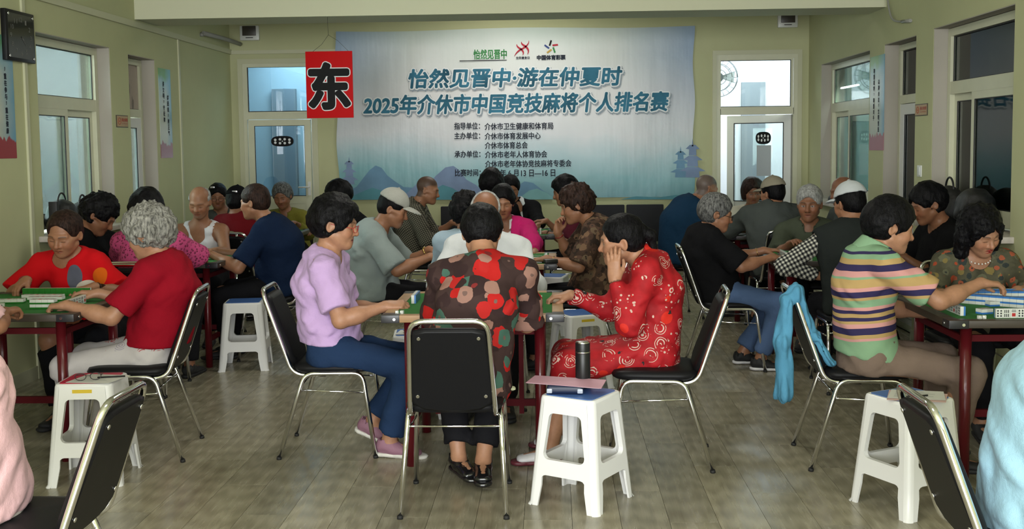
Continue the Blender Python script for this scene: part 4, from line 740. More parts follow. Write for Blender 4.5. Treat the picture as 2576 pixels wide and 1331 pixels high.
LOD = [dict(body=.0125, head=.0040, hand=.0040, cloth=.0088, hair=.0060, shoe=.009),
       dict(body=.016, head=.0058, hand=.0058, cloth=.013, hair=.0085, shoe=.013),
       dict(body=.020, head=.0075, hand=.0080, cloth=.0165, hair=.0110, shoe=.018)]
def head_sdf(sd, o, R, p):
    """face and skull, in a frame between the ears: x right, y forward, z up"""
    s = p.get('hs', 1.0); W = p.get('hw', 1.0); jaw = p.get('jaw', 1.0); T = lambda x, y, z: o + R @ (V3(x * W, y, z) * s); r = lambda a: a * s
    E = lambda c, rr, k, m='u': sd.ell(T(*c), V3(rr[0] * W, rr[1], rr[2]) * s, R, k * s, m)
    E((0, -.014, .034), (.077, .096, .086), .01)
    E((0, .036, -.036), (.060 * (jaw * .5 + .5), .058, .082), .03)
    sd.cone(T(-.047 * jaw, .002, -.058), T(-.014, .066, -.098), r(.022), r(.018), .03 * s); sd.cone(T(.047 * jaw, .002, -.058), T(.014, .066, -.098), r(.022), r(.018), .03 * s)
    sd.ball(T(0, .074, -.100), r(.020), .022 * s)
    sd.cone(T(0, -.03, -.03), T(0, .03, -.085), r(.045), r(.03), .03 * s)
    for sx in (-1, 1):
        sd.ball(T(sx * .037, .062, -.036), r(.027), .028 * s)
        sd.cone(T(sx * .052, .06, -.012), T(sx * .068, .01, -.012), r(.014), r(.012), .02 * s)
        sd.cone(T(sx * .012, .088, .016), T(sx * .046, .074, .016), r(.011), r(.010), .018 * s)
    for sx in (-1, 1): sd.ball(T(sx * .031, .104, -.006), r(.015), .016 * s, 's')
    for sx in (-1, 1): sd.ell(T(sx * .0315, .0765, -.006), V3(.018, .013, .012) * s, R, .004 * s)
    sd.cone(T(0, .086, .008), T(0, .108, -.034), r(.0085), r(.0115), .012 * s); sd.ball(T(0, .108, -.037), r(.0125), .008 * s)
    for sx in (-1, 1): sd.ball(T(sx * .0135, .096, -.041), r(.0095), .007 * s)
    sd.ell(T(0, .080, -.070), V3(.03, .016, .02) * s, R, .015 * s)
    sd.cone(T(-.018, .086, -.0655), T(.018, .086, -.0655), r(.0062), r(.0062), .006 * s); sd.ball(T(0, .0925, -.064), r(.0055), .007 * s)
    sd.cone(T(-.014, .088, -.077), T(.014, .088, -.077), r(.0068), r(.0068), .006 * s)
    sd.cone(T(-.022, .0935, -.0712), T(.022, .0935, -.0712), r(.0025), r(.0025), .004 * s, 's')
    for sx in (-1, 1):
        a = .35 * sx; Q = R @ np.array([[math.cos(a), -math.sin(a), 0], [math.sin(a), math.cos(a), 0], [0, 0, 1]])
        c = T(sx * .080, -.014, -.012); sd.ell(c, V3(.0085, .020, .032) * s, Q, .008 * s); sd.ell(c + R @ V3(sx * .008, .004, .002) * s, V3(.006, .011, .019) * s, Q, .005 * s, 's')
def face_colour(v, base, p):
    s = p.get('hs', 1.0); x, y, z = v[:, 0] / s / p.get('hw', 1.0), v[:, 1] / s, v[:, 2] / s; ax = np.abs(x); c = np.tile(base, (len(v), 1)).astype(float)
    def mix(m, col, a=1.0):
        m = np.clip(m, 0, 1)[:, None] * a; c[:] = c * (1 - m) + np.asarray(col) * m
    sm = lambda d, w: np.clip(.5 - d / w, 0, 1)
    front = y > .045
    mix(sm(np.hypot((ax - .042) / .03, (z + .035) / .028) - .8, .5) * front, base * np.array([1.06, .86, .84]), .6)
    mix(sm(np.hypot(x / .02, (z + .036) / .016) - .9, .5) * (y > .09), base * np.array([1.05, .85, .82]), .5)
    lip = p.get('lip', base * np.array([.86, .58, .56]))
    mix(sm(np.hypot(x / .0235, (z + .071) / .0125) - 1, .3) * (y > .07), lip); mix(sm(np.hypot(x / .024, (z + .0712) / .0022) - 1, .8) * (y > .07), lip * .35)
    br = p.get('brow', V3(.03, .022, .018)); by = .020 - (ax - .03) ** 2 * 9 + (ax - .03) * .05
    mix(sm(np.abs(z - by) - .0035, .004) * (ax > .013) * (ax < .052) * front, br, p.get('browa', .75))
    op = p.get('eye', 0.)
    if op > 0:
        e = np.hypot((ax - .0315) / .015, (z + .006) / (.0062 * op + .001)) - 1
        mix(sm(e, .25) * front, (.5, .46, .42)); mix(sm(np.hypot((ax - .0315 - p.get('gaze', 0) * np.sign(x) ) / .0062, (z + .006) / .0075) - 1, .3) * sm(e, .25) * front, (.012, .008, .006))
        mix(sm(np.abs(z + .006 - .0062 * op - .0005 + ((ax - .0315) / .015) ** 2 * .003) - .0012, .003) * (np.abs(ax - .0315) < .017) * front, (.02, .014, .012))
    else:
        lz = -.0125 + ((ax - .0315) / .016) ** 2 * .003
        mix(sm(np.abs(z - lz) - .0014, .0028) * (np.abs(ax - .0315) < .0165) * front, (.025, .016, .014), .9)
        mix(sm(np.abs(z - .0035 + ((ax - .0315) / .016) ** 2 * .003) - .001, .003) * (np.abs(ax - .0315) < .015) * front, base * .55, .7)
    mix(sm(np.hypot((ax - .0125) / .005, (z + .0475) / .003) - 1, .6) * (y > .085), base * .25)
    if 'stubble' in p:       # close-cropped scalp
        hl = .062 - ax * .25; sc = sm(-(z - hl + np.clip(y - .06, 0, 1) * 0), .02) * (y < .12) + sm(-( -.02 - y + (z + .02) * .35), .03) * (z > -.075)
        sc = sc * (1 - sm(np.hypot((ax - .08) / .012, (y + .014) / .024, ) - 1, .4) * (z < .02))
        mix(sc, p['stubble'], p.get('stubA', .8))
    if 'beard' in p: mix(sm(np.hypot(x / .032, (z + .088) / .03) - 1, .6) * (y > .05) * (1 - sm(np.hypot(x / .022, (z + .071) / .011) - 1, .3)), p['beard'], .45)
    return c
def hand_sdf(sd, w, R, side, curl, spread=.06, grip=0., s=1.0):
    """w wrist, R columns: x towards the thumb, y along the fingers, z out of the back of the hand"""
    T = lambda x, y, z: w + R @ (V3(x, y, z) * s)
    xs = (.026, .009, -.008, -.024); ln = (.070, .078, .072, .058); y0 = (.086, .090, .086, .078); zz = (.004, .006, .004, 0)
    sd.seg(T(.0, -.01, 0), T(.0, .03, 0), R[:, 0], (.027 * s, .019 * s), (.030 * s, .018 * s), .02 * s)
    tips = []
    for i in range(4):
        k = T(xs[i], y0[i], zz[i]); sd.cone(T(xs[i] * .75, .022, 0), k, .0145 * s, .0108 * s, .014 * s)
        sp = (1.5 - i) * spread; a = curl * (.9 + .12 * i); p = V3(xs[i], y0[i], zz[i])
        for j, fr in enumerate((.46, .31, .25)):
            d = V3(math.sin(sp) * math.cos(a), math.cos(sp) * math.cos(a), -math.sin(a)); q = p + d * ln[i] * fr
            sd.cone(T(*p), T(*q), (.0098, .0088, .0080)[j] * s, (.0088, .0080, .0068)[j] * s, .0045 * s); p = q; a += curl * (1.15 + grip * .4)
        tips.append(T(*p))
    t0, t1, t2, t3 = V3(.022, .018, -.006), V3(.042, .045, -.014 - .01 * curl), V3(.050 - .012 * grip - .008 * curl, .072, -.022 - .016 * curl), V3(.046 - .025 * grip - .014 * curl, .096, -.030 - .02 * curl)
    sd.cone(T(*t0), T(*t1), .0165 * s, .0125 * s, .014 * s); sd.cone(T(*t1), T(*t2), .0118 * s, .0105 * s, .006 * s); sd.cone(T(*t2), T(*t3), .0102 * s, .0082 * s, .005 * s)
    return tips
def ik(a, c, l1, l2, hint):
    d = c - a; L = np.linalg.norm(d); m = (l1 + l2) * .995
    if L > m: c = a + d * m / L; d = c - a; L = m
    L = max(L, abs(l1 - l2) + .01); x = (l1 * l1 - l2 * l2 + L * L) / (2 * L); hh = math.sqrt(max(l1 * l1 - x * x, 0)); n = d / L
    hp = hint - n * (hint @ n); return a + n * x + nrm(hp) * hh, c
UPV = V3(0, 0, 1)
def relaxed(v, q, it):
    for _ in range(it):
        a = np.zeros_like(v); n = np.zeros(len(v))
        for i in range(4): np.add.at(a, q[:, i], v[q[:, (i + 1) % 4]] + v[q[:, i - 1]]); np.add.at(n, q[:, i], 2)
        v = v * .4 + .6 * a / np.maximum(n, 1)[:, None]
    return v
def folds(x, y, z, seed, amp):
    """long thin creases running along two diagonals, stronger in some patches"""
    u = (x + y) * .55 + z * .8; v = (x - y) * .55 + z * .8; w = (x + y) * .55 - z * .8; k = .35 + .65 * np.clip(vnoise(x, y, z, (5, 5, 5), seed + 2) + .6, 0, 1)
    amp = amp * 1.9
    return amp * k * (.8 * (.5 - 1.5 * np.abs(vnoise(u, w, x - y, (6, 19, 7), seed))) + .7 * (.5 - 1.5 * np.abs(vnoise(v, z, w, (20, 6, 7), seed + 4)))) + amp * .35 * vnoise(x, y, z, (8, 8, 8), seed + 6)
def hair_mesh(style, p, h, seed):
    """returns vertices and quads in the head frame"""
    s = Sdf(); sc = p.get('hs', 1.0); off, lump, fq = {'crop': (.010, .002, 60), 'short': (.016, .004, 45), 'tidy': (.020, .004, 38), 'full': (.030, .007, 34), 'curly': (.034, .013, 38),
                        'bob': (.026, .005, 36), 'long': (.034, .011, 32), 'sleek': (.010, .002, 40), 'fringe': (.008, .002, 60), 'bun': (.014, .003, 40)}[style]
    off += p.get('hoff', 0); W = p.get('hw', 1.0)
    R3 = V3(.077 * W + off, .096 + off, .086 + off * 1.05)
    s.ell((0, -.016, .036), R3, None, .01)
    if style in ('full', 'curly', 'long', 'bob', 'tidy'): s.ell((0, -.045, .0), V3(.072 * W + off, .075 + off * .7, .085), None, .04)
    else: s.ell((0, -.045, -.015), V3(.064 * W + off * .6, .066 + off * .6, .065), None, .03)
    if style == 'bob' or style == 'long':
        for sx in (-1, 1): s.ell((sx * .068, -.012, -.03), (.022 + off * .5, .06, .095), None, .03)
    if style == 'long':
        for sx in (-1, 1): s.cone((sx * .085, -.01, -.04), (sx * .10, .0, -.13), .045, .035, .03)
        s.cone((0, -.07, -.03), (0, -.075, -.13), .075, .06, .04)
    # openings: face, ears, below the hairline
    fl = p.get('hairline', 0)
    s.ell((0, .110, -.045 + fl), (.080 * W if style not in ('bob', 'long') else .066 * W, .088, .108), None, .012, 's')
    if style in ('bob', 'long'):
        s.ell((0, .06, -.10), (.066 * W, .075, .10), None, .015, 's')
    else:
        s.ell((0, .062, -.098), (.14, .082, .096), None, .015, 's')
        for sx in (-1, 1): s.ell((sx * .090, -.010, -.020), (.030, .022, .034), None, .01, 's')
    if style == 'fringe': s.plane((0, .03, .038), (0, .35, 1), .01); s.plane((0, .012, 0), (0, 1, 0), .01)
    if style == 'sleek':
        s.cone((0, -.105, .035), (0, -.15, .0), .030, .026, .015); s.cone((0, -.145, .005), (0, -.150, -.085), .026, .016, .015)
    if style == 'bun': s.ball((0, -.10, .055), .042, .012)
    nz = {'bob': -.105, 'long': -.22, 'curly': -.085, 'full': -.08, 'sleek': -.12, 'tidy': -.085}.get(style, -.075)
    if style != 'sleek': s.plane((0, -.05, nz), (0, .35, -1), .012)
    def rough(x, y, z): return lump * vnoise(x, y, z, (fq, fq, fq * .8), seed) + lump * .5 * vnoise(x, y, z, (fq * 2.3,) * 3, seed + 5) + (.0016 * vnoise(x, y, z, (170, 170, 60), seed + 9) if h < .007 else 0)
    s.fn(rough)
    lo, hi = s.bounds(.02)
    v, q = nets(s.eval(lo, hi, h), lo, h)
    return v * sc, q
def lathe_ring(pts, r, seg=8):
    """closed or open tube through pts -> verts, quads"""
    pts = [np.asarray(a, float) for a in pts]; n = len(pts); vs = []; qs = []; closed = np.linalg.norm(pts[0] - pts[-1]) < 1e-6
    if closed: pts = pts[:-1]; n -= 1
    up = V3(0.13, .2, 1)
    for i in range(n):
        a = pts[i - 1] if (closed or i > 0) else pts[i]; b = pts[(i + 1) % n] if (closed or i < n - 1) else pts[i]
        t = nrm(b - a); x = nrm(np.cross(t, up)); y = np.cross(t, x)
        for k in range(seg): vs.append(pts[i] + r * (x * math.cos(2 * PI * k / seg) + y * math.sin(2 * PI * k / seg)))
    for i in range(n if closed else n - 1):
        j = (i + 1) % n
        for k in range(seg): l = (k + 1) % seg; qs.append((i * seg + k, i * seg + l, j * seg + l, j * seg + k))
    return np.array(vs), np.array(qs, np.int32)
def person(label, hip, neck, head, face, p, lod=1):
    L = LOD[lod]; H, N, O = V3(*hip), V3(*neck), V3(*head); a = math.radians(face); f = V3(math.cos(a), math.sin(a), 0); r = V3(math.sin(a), -math.cos(a), 0)
    base = V3(H[0], H[1], 0); seed = int(abs(H[0] * 977 + H[1] * 1313)) % 9973
    root = bpy.data.objects.new('person', None); SC.objects.link(root); root.location = base; root['label'] = label; root['category'] = 'person'
    root.empty_display_size = .1
    if 'group' in p: root['group'] = p['group']
    male = p.get('sex', 'f') == 'm'; g = p.get('g', 1.0); sk = V3(*p.get('skin', (.42, .215, .13)))
    ya = a + math.radians(p.get('hy', 0)); pi_ = math.radians(p.get('hp', 15)); ro = math.radians(p.get('hr', 0))
    hf = V3(math.cos(ya) * math.cos(pi_), math.sin(ya) * math.cos(pi_), -math.sin(pi_)); hr_ = V3(math.sin(ya), -math.cos(ya), 0); hu = np.cross(hr_, hf)
    HR = np.stack([hr_ * math.cos(ro) + hu * math.sin(ro), hf, hu * math.cos(ro) - hr_ * math.sin(ro)], 1)
    Ax = N - H; wv = nrm(Ax); sl = p.get('slouch', .03)
    dims = [(.165, .120), (.152, .118), (.166, .118), (.148, .090)] if male else [(.165, .120), (.138, .106), (.148, .108), (.130, .082)]
    cs = [H + wv * .0, H + Ax * .33 - f * sl * .5, H + Ax * .66 - f * sl, H + Ax * .90 - f * sl * .5]
    def torso(sd, e, hemw=0., k=.05):
        for i in range(3):
            A = [(d[0] * g + e + (hemw if j == 0 else hemw * .5 if j == 1 else 0), d[1] * g + e + (hemw if j == 0 else hemw * .5 if j == 1 else 0)) for j, d in enumerate(dims)]
            sd.seg(cs[i], cs[i + 1], r, A[i], A[i + 1], k)
        if p.get('bust', 0 if male else 1):
            for sx in (-1, 1): sd.ball(cs[2] - Ax * .04 + f * (.062 * g + .01) + r * sx * .065, .062 * p.get('bust', 1) * g ** .5 + e, .05)
        if p.get('belly', 0): sd.ball(cs[1] - Ax * .06 + f * .03, .115 * p['belly'] * g + e, .06)
    sw = p.get('sw', .178 if male else .158); S = {}; EL = {}; WR = {}; hl = {}
    la, lb = (.285, .245) if male else (.262, .228)
    sc = p.get('arm', 1.0); la *= sc; lb *= sc; hsz = p.get('hand', 1.0 if male else .93)
    for sd_, sx in (('L', -1), ('R', 1)):
        q = p.get(sd_, {}); W = V3(*q['w']) if 'w' in q else H + f * .33 + r * sx * .12 + UPV * .10
        s0 = H + Ax * .905 + r * sx * sw - f * sl * .2; dd = nrm(W - s0); s0 = s0 + dd * .025 + V3(*q.get('sh', (0, 0, 0)))
        hint = V3(*q['el']) if 'el' in q else r * sx * .5 - UPV * .9 - f * .25
        EL[sd_], WR[sd_] = ik(s0, W, la, lb, hint); S[sd_] = s0
        d = nrm(V3(*q['d']) if 'd' in q else nrm(WR[sd_] - EL[sd_]) + V3(0, 0, -.1)); n = V3(*q['n']) if 'n' in q else UPV; n = nrm(n - d * (n @ d)); x = np.cross(d, n) * -sx
        hl[sd_] = (np.stack([x, d, n], 1), q.get('curl', .35), q.get('grip', 0.), q.get('spread', .05))
    # ---- skin: one continuous surface
    B = Sdf(); torso(B, -.004)
    ar = p.get('armr', 1.0)
    for sd_, sx in (('L', -1), ('R', 1)):
        s0, e0, w0 = S[sd_], EL[sd_], WR[sd_]; th = 1.08 if male else 1.0; th *= ar
        B.cone(cs[3] + r * sx * .06, s0, .062 * g, .052 * th, .04); B.cone(N + wv * -.02 + r * sx * .02, s0 + UPV * .012, .042, .040, .05)
        B.cone(s0, e0, .049 * th, .039 * th, .03); B.cone(e0, e0 + (w0 - e0) * .38, .039 * th, .039 * th, .02); B.cone(e0 + (w0 - e0) * .3, w0, .038 * th, .0255 * th, .03)
    nr = (.056 if male else .049) * p.get('neckr', 1.0)
    nb = O + HR @ V3(0, -.028, -.055)
    B.cone(N - wv * .02 + f * .005, nb, nr * 1.12, nr, .04); B.cone(cs[3] + wv * .01, N, .09, nr * 1.15, .04)
    KN = {}; AN = {}; FD = {}
    for sd_, sx in (('L', -1), ('R', 1)):
        hj = H + r * sx * .088 - UPV * .022; q = p.get('leg' + sd_, {})
        F = V3(*q['foot']) if 'foot' in q else H + f * p.get('fx', .40) + r * sx * .11; F = V3(F[0], F[1], q.get('z', .085))
        KN[sd_], AN[sd_] = ik(hj, F, .43 * p.get('leg', 1), .405 * p.get('leg', 1), V3(*q['kn']) if 'kn' in q else UPV * 1.0 + f * .7 + r * sx * .15)
        FD[sd_] = nrm(V3(*q['dir']) if 'dir' in q else f + r * sx * .15); FD[sd_] = nrm(FD[sd_] * V3(1, 1, 0)) if 'dir' not in q else FD[sd_]
        B.cone(hj, KN[sd_], .078 * g, .056, .05); B.cone(KN[sd_], KN[sd_] + (AN[sd_] - KN[sd_]) * .35 - f * .012, .056, .054, .03); B.cone(KN[sd_] + (AN[sd_] - KN[sd_]) * .3, AN[sd_], .052, .036, .03)
        B.cone(AN[sd_] - UPV * .035, AN[sd_] + FD[sd_] * .13 - UPV * .055, .036, .024, .03)
    B.ell(H * V3(1, 1, 0) + f * .05 + UPV * .392, (.27, .27, .082), None, .012, 's')
    HD = B.copy(); head_sdf(HD, O, HR, p)
    hs = p.get('hs', 1.0)
    cutp = O + HR @ V3(0, -.02, -.112) * hs; cutn = nrm(nb - N + hf * -.02)
    HB = HD.copy()
    for sd_ in 'LR': hand_sdf(HB, WR[sd_], hl[sd_][0], sd_, *[hl[sd_][1]], spread=hl[sd_][3], grip=hl[sd_][2], s=hsz)
    vs, qs, cs_ = [], [], []; nv = 0
    hc = {k: WR[k] for k in 'LR'}
    def in_hand(c, k, rad):
        d = hl[k][0][:, 1]; q = c - hc[k]; t = np.clip(q @ d, 0, .17); return np.linalg.norm(q - t[:, None] * d, axis=1) < rad
    def keep_body(c):
        m = ((c - cutp) @ cutn) < .006
        for k in 'LR': m &= ~((((c - hc[k]) @ nrm(WR[k] - EL[k])) > -.004) & in_hand(c, k, .085))
        return m
    lo, hi = B.bounds(.03); w, q, _ = mesh_sdf(HB, L['body'], None, None, (lo, hi), keep_body); vs.append(w); qs.append(q); cs_.append(np.tile(sk, (len(w), 1))); nv = len(w)
    w, q, v = mesh_sdf(HD, L['head'], O, HR, (V3(-.11, -.13, -.19) * hs, V3(.11, .14, .145) * hs), lambda c: ((c - cutp) @ cutn) > -.004)
    vs.append(w); qs.append(q + nv); nv += len(w); cs_.append(face_colour(v, sk, p))
    for k, sx in (('L', -1), ('R', 1)):
        Q = hl[k][0].copy(); Q[:, 0] *= np.sign(np.linalg.det(Q)); dd = nrm(WR[k] - EL[k])
        w, q, v = mesh_sdf(HB, L['hand'], WR[k], Q, (V3(-.10, -.07, -.14), V3(.10, .20, .10)), lambda c: (((c - hc[k]) @ dd) > -.012) & in_hand(c, k, .09))
        tip = np.clip((v[:, 1] - .12) / .06, 0, 1)[:, None]
        vs.append(w); qs.append(q + nv); nv += len(w); cs_.append(sk * (1 - tip * .35) + sk * np.array([1.12, .86, .85]) * tip * .35)
    V, Qd, Cl = np.concatenate(vs), np.concatenate(qs), np.concatenate(cs_)
    np_mesh('body', V - base, Qd, M['skin'], root, Cl)
    def part(nm, sd, h, mat, par=root, box=None, keep=None, o=None, R=None, relax=0):
        w, q, _ = mesh_sdf(sd, h, o, R, box, keep)
        if len(q): w = relaxed(w, q, relax)
        return np_mesh(nm, w - base, q, mat, par) if len(q) else None
    # ---- shirt
    sh = p.get('shirt')
    if sh:
        e = sh.get('e', .010); kind = sh.get('kind', 'short'); amp = sh.get('amp', .0045); hem = sh.get('hem', -.06)
        G = Sdf(); torso(G, e, sh.get('hemw', .012))
        if kind == 'tank': G = B.copy(); G.fn(lambda x, y, z: -.008)
        else:
            for sd_, sx in (('L', -1), ('R', 1)):
                G.cone(cs[3] + r * sx * .05, S[sd_], .062 * g + e, .054 + e, .05); G.cone(N - wv * .03 + r * sx * .03, S[sd_] + UPV * .012, .040 + e, .040 + e, .05)
            G.cone(cs[3] + wv * .01, N, .09 + e, nr * 1.15 + e, .04)
        fl = sh.get('flare', .012)
        for sd_, sx in (('L', -1), ('R', 1)):
            s0, e0, w0 = S[sd_], EL[sd_], WR[sd_]; ra = .049 * (1.08 if male else 1) * ar + e + .004
            if kind == 'short':
                t = sh.get('slv', .68); c = s0 + (e0 - s0) * t; dn = nrm(e0 - s0)
                G.tube(s0 - dn * .02, c, ra, ra + fl, .03)
            elif kind == 'long':
                t = sh.get('slv', .92); c = e0 + (w0 - e0) * t; dn = nrm(w0 - e0)
                G.cone(s0, e0, ra, ra - .004, .03); G.tube(e0, c, ra - .003, sh.get('cuff', .042), .03); G.cone(e0, e0 + (w0 - e0) * .1, ra - .004, ra - .004, .02)
            elif kind == 'vest':
                G.ball(s0 + r * sx * .03, .062, .01, 's')
        fq = sh.get('fq', 9.); tw = sh.get('tw', .5)
        G.fn(lambda x, y, z: folds(x, y, z, seed, amp))
        if kind == 'tank':
            for sd_, sx in (('L', -1), ('R', 1)):
                G.cone(S[sd_] + r * sx * .035 + UPV * .03, S[sd_] + r * sx * .03 - wv * .11, .084, .078, .006, 's'); G.cone(EL[sd_], WR[sd_], .09, .16, .004, 's'); G.cone(S[sd_], EL[sd_], .075, .075, .004, 's'); G.cone(KN[sd_] - (KN[sd_] - H) * .75, KN[sd_], .13, .14, .004, 's'); G.cone(KN[sd_], AN[sd_], .15, .2, .004, 's')
            G.ell(N + f * .085 - wv * .03, (.056, .095, .10), frame_of(f, wv), .006, 's'); G.ell(N - f * .06, (.062, .07, .055), frame_of(f, wv), .006, 's'); G.cone(N + wv * .10, O + wv * .05, .07, .2, .004, 's'); G.tube(N - wv * .005, nb + (nb - N), nr + .030, nr + .05, .004, 's')
        nk = sh.get('nk', .012) if kind != 'tank' else None
        if nk is not None: G.tube(N - wv * .05, nb + (nb - N) * .5, nr + nk, nr + nk, .006, 's'); G.ball(N + f * sh.get('vf', .035) - wv * .005, nr + sh.get('vd', .002), .01, 's')
        if sh.get('open'):      # open jacket front
            G.seg(H + f * .1, N + f * .08, r, (sh['open'], .2), (sh['open'] * .7, .2), .006, 's')
        if hem is not None: G.plane(H + wv * hem, -wv + f * sh.get('hemt', .1), .006)
        lo, hi = G.bounds(.03); s_o = part(sh.get('name', 'shirt'), G, L['cloth'], sh['mat'], box=(lo, hi), relax=2)
        if sh.get('collar'):
            hN = nrm(nb - N); ch = sh.get('ch', .05); K = Sdf(); st_ = sh['collar'] == 'stand'; K.tube(N - hN * .02, N + hN * ch, nr + (.034 if st_ else .052), nr + (.020 if st_ else .031), .008); K.tube(N - hN * .06, N + hN * (ch + .03), nr + (.018 if st_ else .034), nr + (.004 if st_ else .012), .003, 's')
            if sh['collar'] != 'stand': K.seg(N + f * .09 - hN * .03, N + f * .09 + hN * .08, r, (.028, .06), (.045, .06), .005, 's')
            part('collar', K, min(L['cloth'], .007), sh.get('cmat', sh['mat']), par=s_o if s_o else root)
        if sh.get('inner'):     # shirt seen in the open front
            I = Sdf(); torso(I, .004); I.cone(cs[3] + wv * .01, N, .085, nr * 1.1, .04)
            for sx in (-1, 1): I.cone(cs[3] + r * sx * .03, cs[3] + r * sx * .10, .07, .05, .04)
            I.tube(N - wv * .04, nb, nr + .006, nr + .006, .006, 's'); I.ball(N + f * .05 - wv * .02, nr, .01, 's'); I.plane(H - wv * .03, -wv)
            part('inner_shirt', I, L['cloth'], sh['inner'])
            hN = nrm(nb - N); K = Sdf(); K.tube(N - hN * .02, N + hN * .05, nr + .052, nr + .031, .008); K.tube(N - hN * .06, N + hN * .08, nr + .034, nr + .012, .003, 's'); K.seg(N + f * .09 - hN * .03, N + f * .09 + hN * .08, r, (.025, .06), (.045, .06), .005, 's')
            part('collar', K, min(L['cloth'], .007), sh['inner'])
        if kind == 'vest' and sh.get('under'):
            I = Sdf()
            for sd_, sx in (('L', -1), ('R', 1)):
                s0, e0, w0 = S[sd_], EL[sd_], WR[sd_]; I.cone(s0 - r * sx * .03, s0, .056, .060, .03); I.cone(s0, e0, .062, .056, .03); I.tube(e0, e0 + (w0 - e0) * .9, .056, .045, .03); I.cone(e0, e0 + (w0 - e0) * .1, .055, .054, .02)
            I.tube(N - wv * .01, N + nrm(nb - N) * .035, nr + .02, nr + .014, .01)
            I.fn(lambda x, y, z: .005 * vnoise(x, y, z, (16, 16, 20), seed + 8)); part('shirt_sleeves', I, L['cloth'], sh['under'])
    # ---- trousers
    pt = p.get('pants')
    if pt:
        e = pt.get('e', .010); G = Sdf(); G.seg(H - wv * .05, H + wv * .09, r, (.165 * g + e, .115 * g + e), (.155 * g + e, .112 * g + e), .04)
        for sd_, sx in (('L', -1), ('R', 1)):
            hj = H + r * sx * .088 - UPV * .022; k_, a_ = KN[sd_], AN[sd_]; t = pt.get('len', .93); c = k_ + (a_ - k_) * t; dn = nrm(a_ - k_)
            G.cone(hj, k_, .080 * g + e, .060 + e, .05); G.cone(k_, k_ + (a_ - k_) * .12, .062 + e, .060 + e, .03); G.tube(k_, c, .060 + e, pt.get('cuff', .052) + e, .03)
        if pt.get('skirt'):
            m0, m1 = (KN['L'] + KN['R']) / 2, (AN['L'] + AN['R']) / 2; G.seg(H, m0, r, (.17, .1), (.14, .075), .04); G.seg(m0, m0 + (m1 - m0) * pt['skirt'], r, (.14, .075), (.15, .085), .04)
        am = pt.get('amp', .006); G.fn(lambda x, y, z: folds(x, y, z, seed + 21, am)); G.plane(H + wv * .10, wv, .006); G.ell(H * V3(1, 1, 0) + f * .05 + UPV * .402, (.27, .27, .082), None, .012, 's')
        lo, hi = G.bounds(.03); part(pt.get('name', 'trousers'), G, L['cloth'] * (1.25 if lod == 0 else 1.5), pt['mat'], box=(lo, hi), relax=1)
    # ---- shoes
    so = p.get('shoe')
    if so:
        for sd_ in 'LR':
            d = FD[sd_]; an = AN[sd_]; side = nrm(np.cross(d, UPV)); n = nrm(np.cross(side, d)); T = lambda x, y, z: an + side * x + d * y + n * (z - .085); G = Sdf()
            G.seg(T(0, -.03, .05), T(0, .03, .045), side, (.036, .04), (.038, .038), .02); G.seg(T(0, .03, .04), T(0, .15, .026), side, (.040, .034), (.043, .022), .02); G.tube(T(0, -.012, .05), T(0, -.012, .095), .042, .040, .02)
            if so.get('low'): G.ball(T(0, .02, .105), .052, .01, 's')
            G.tube(T(0, -.012, .06), T(0, -.012, .12), .033, .034, .004, 's'); G.plane(T(0, 0, .018), -n, .003); o1 = part('shoe', G, L['shoe'], so['mat'])
            K = Sdf(); K.seg(T(0, -.035, .03), T(0, .16, .026), side, (.040, .05), (.045, .045), .01); K.plane(T(0, 0, .024), n, .004); K.plane(T(0, 0, .002), -n, .004); part('sole', K, L['shoe'], so.get('sole', so['mat']), par=o1 or root)
    # ---- hair, cap, spectacles
    if p.get('hair'):
        v, q = hair_mesh(p['hair'][0], p, L['hair'], seed); np_mesh('hair', v @ HR.T + O - base, q, M[p['hair'][1]], root)
    TH = lambda x, y, z: O + HR @ (V3(x, y, z) * hs) - base
    if p.get('cap'):
        c = p['cap']; G = Sdf(); hw = .010 if 'hair' not in p else .018
        G.ell((0, -.016, .040), (.079 + hw, .098 + hw, .088 + hw), None, .01); G.plane((0, .09, .036 + c.get('z', 0)), (0, -.12, -1), .004); G.ell((0, -.016, .036), (.079 + hw - .012, .098 + hw - .012, .088 + hw - .012), None, .003, 's')
        if not c.get('nogap'): G.ell((0, -.125, .022), (.042, .05, .040), None, .006, 's')
        G.ball((0, -.014, .131 + hw), .008, .004); lo, hi = G.bounds(.02); v, q = nets(G.eval(lo, hi, .0075), lo, .0075); cap = np_mesh('cap', (v * hs) @ HR.T + O - base, q, c['mat'], root)
        if not c.get('nobrim'):
            G = Sdf(); G.ell((0, .115, .020 + c.get('z', 0)), (.078, .088, .030), None, .01); G.ell((0, .115, .010 + c.get('z', 0)), (.086, .096, .030), None, .002, 's'); G.plane((0, .068, 0), (0, -1, 0), .004)
            lo, hi = G.bounds(.02); v, q = nets(G.eval(lo, hi, .004), lo, .004); np_mesh('brim', (v * hs) @ HR.T + O - base, q, c.get('bmat', c['mat']), cap)
    if p.get('glasses'):
        vv, qq = [], []; n0 = 0
        for sx in (-1, 1):
            ring = [TH(sx * .033 + .024 * math.cos(t), .113 - abs(.024 * math.cos(t) + sx * .033) ** 2 * 4, -.012 + .017 * math.sin(t)) for t in np.linspace(0, 2 * PI, 17)]
            for pts in (ring, [TH(sx * .057, .100, -.006), TH(sx * .078, .06, -.004), TH(sx * .087, -.01, .0)]):
                v, q = lathe_ring(pts, .0016, 6); vv.append(v); qq.append(q + n0); n0 += len(v)
        v, q = lathe_ring([TH(-.01, .113, -.008), TH(.01, .113, -.008)], .0016, 6); vv.append(v); qq.append(q + n0)
        np_mesh('eyeglasses', np.concatenate(vv), np.concatenate(qq), p['glasses'], root)
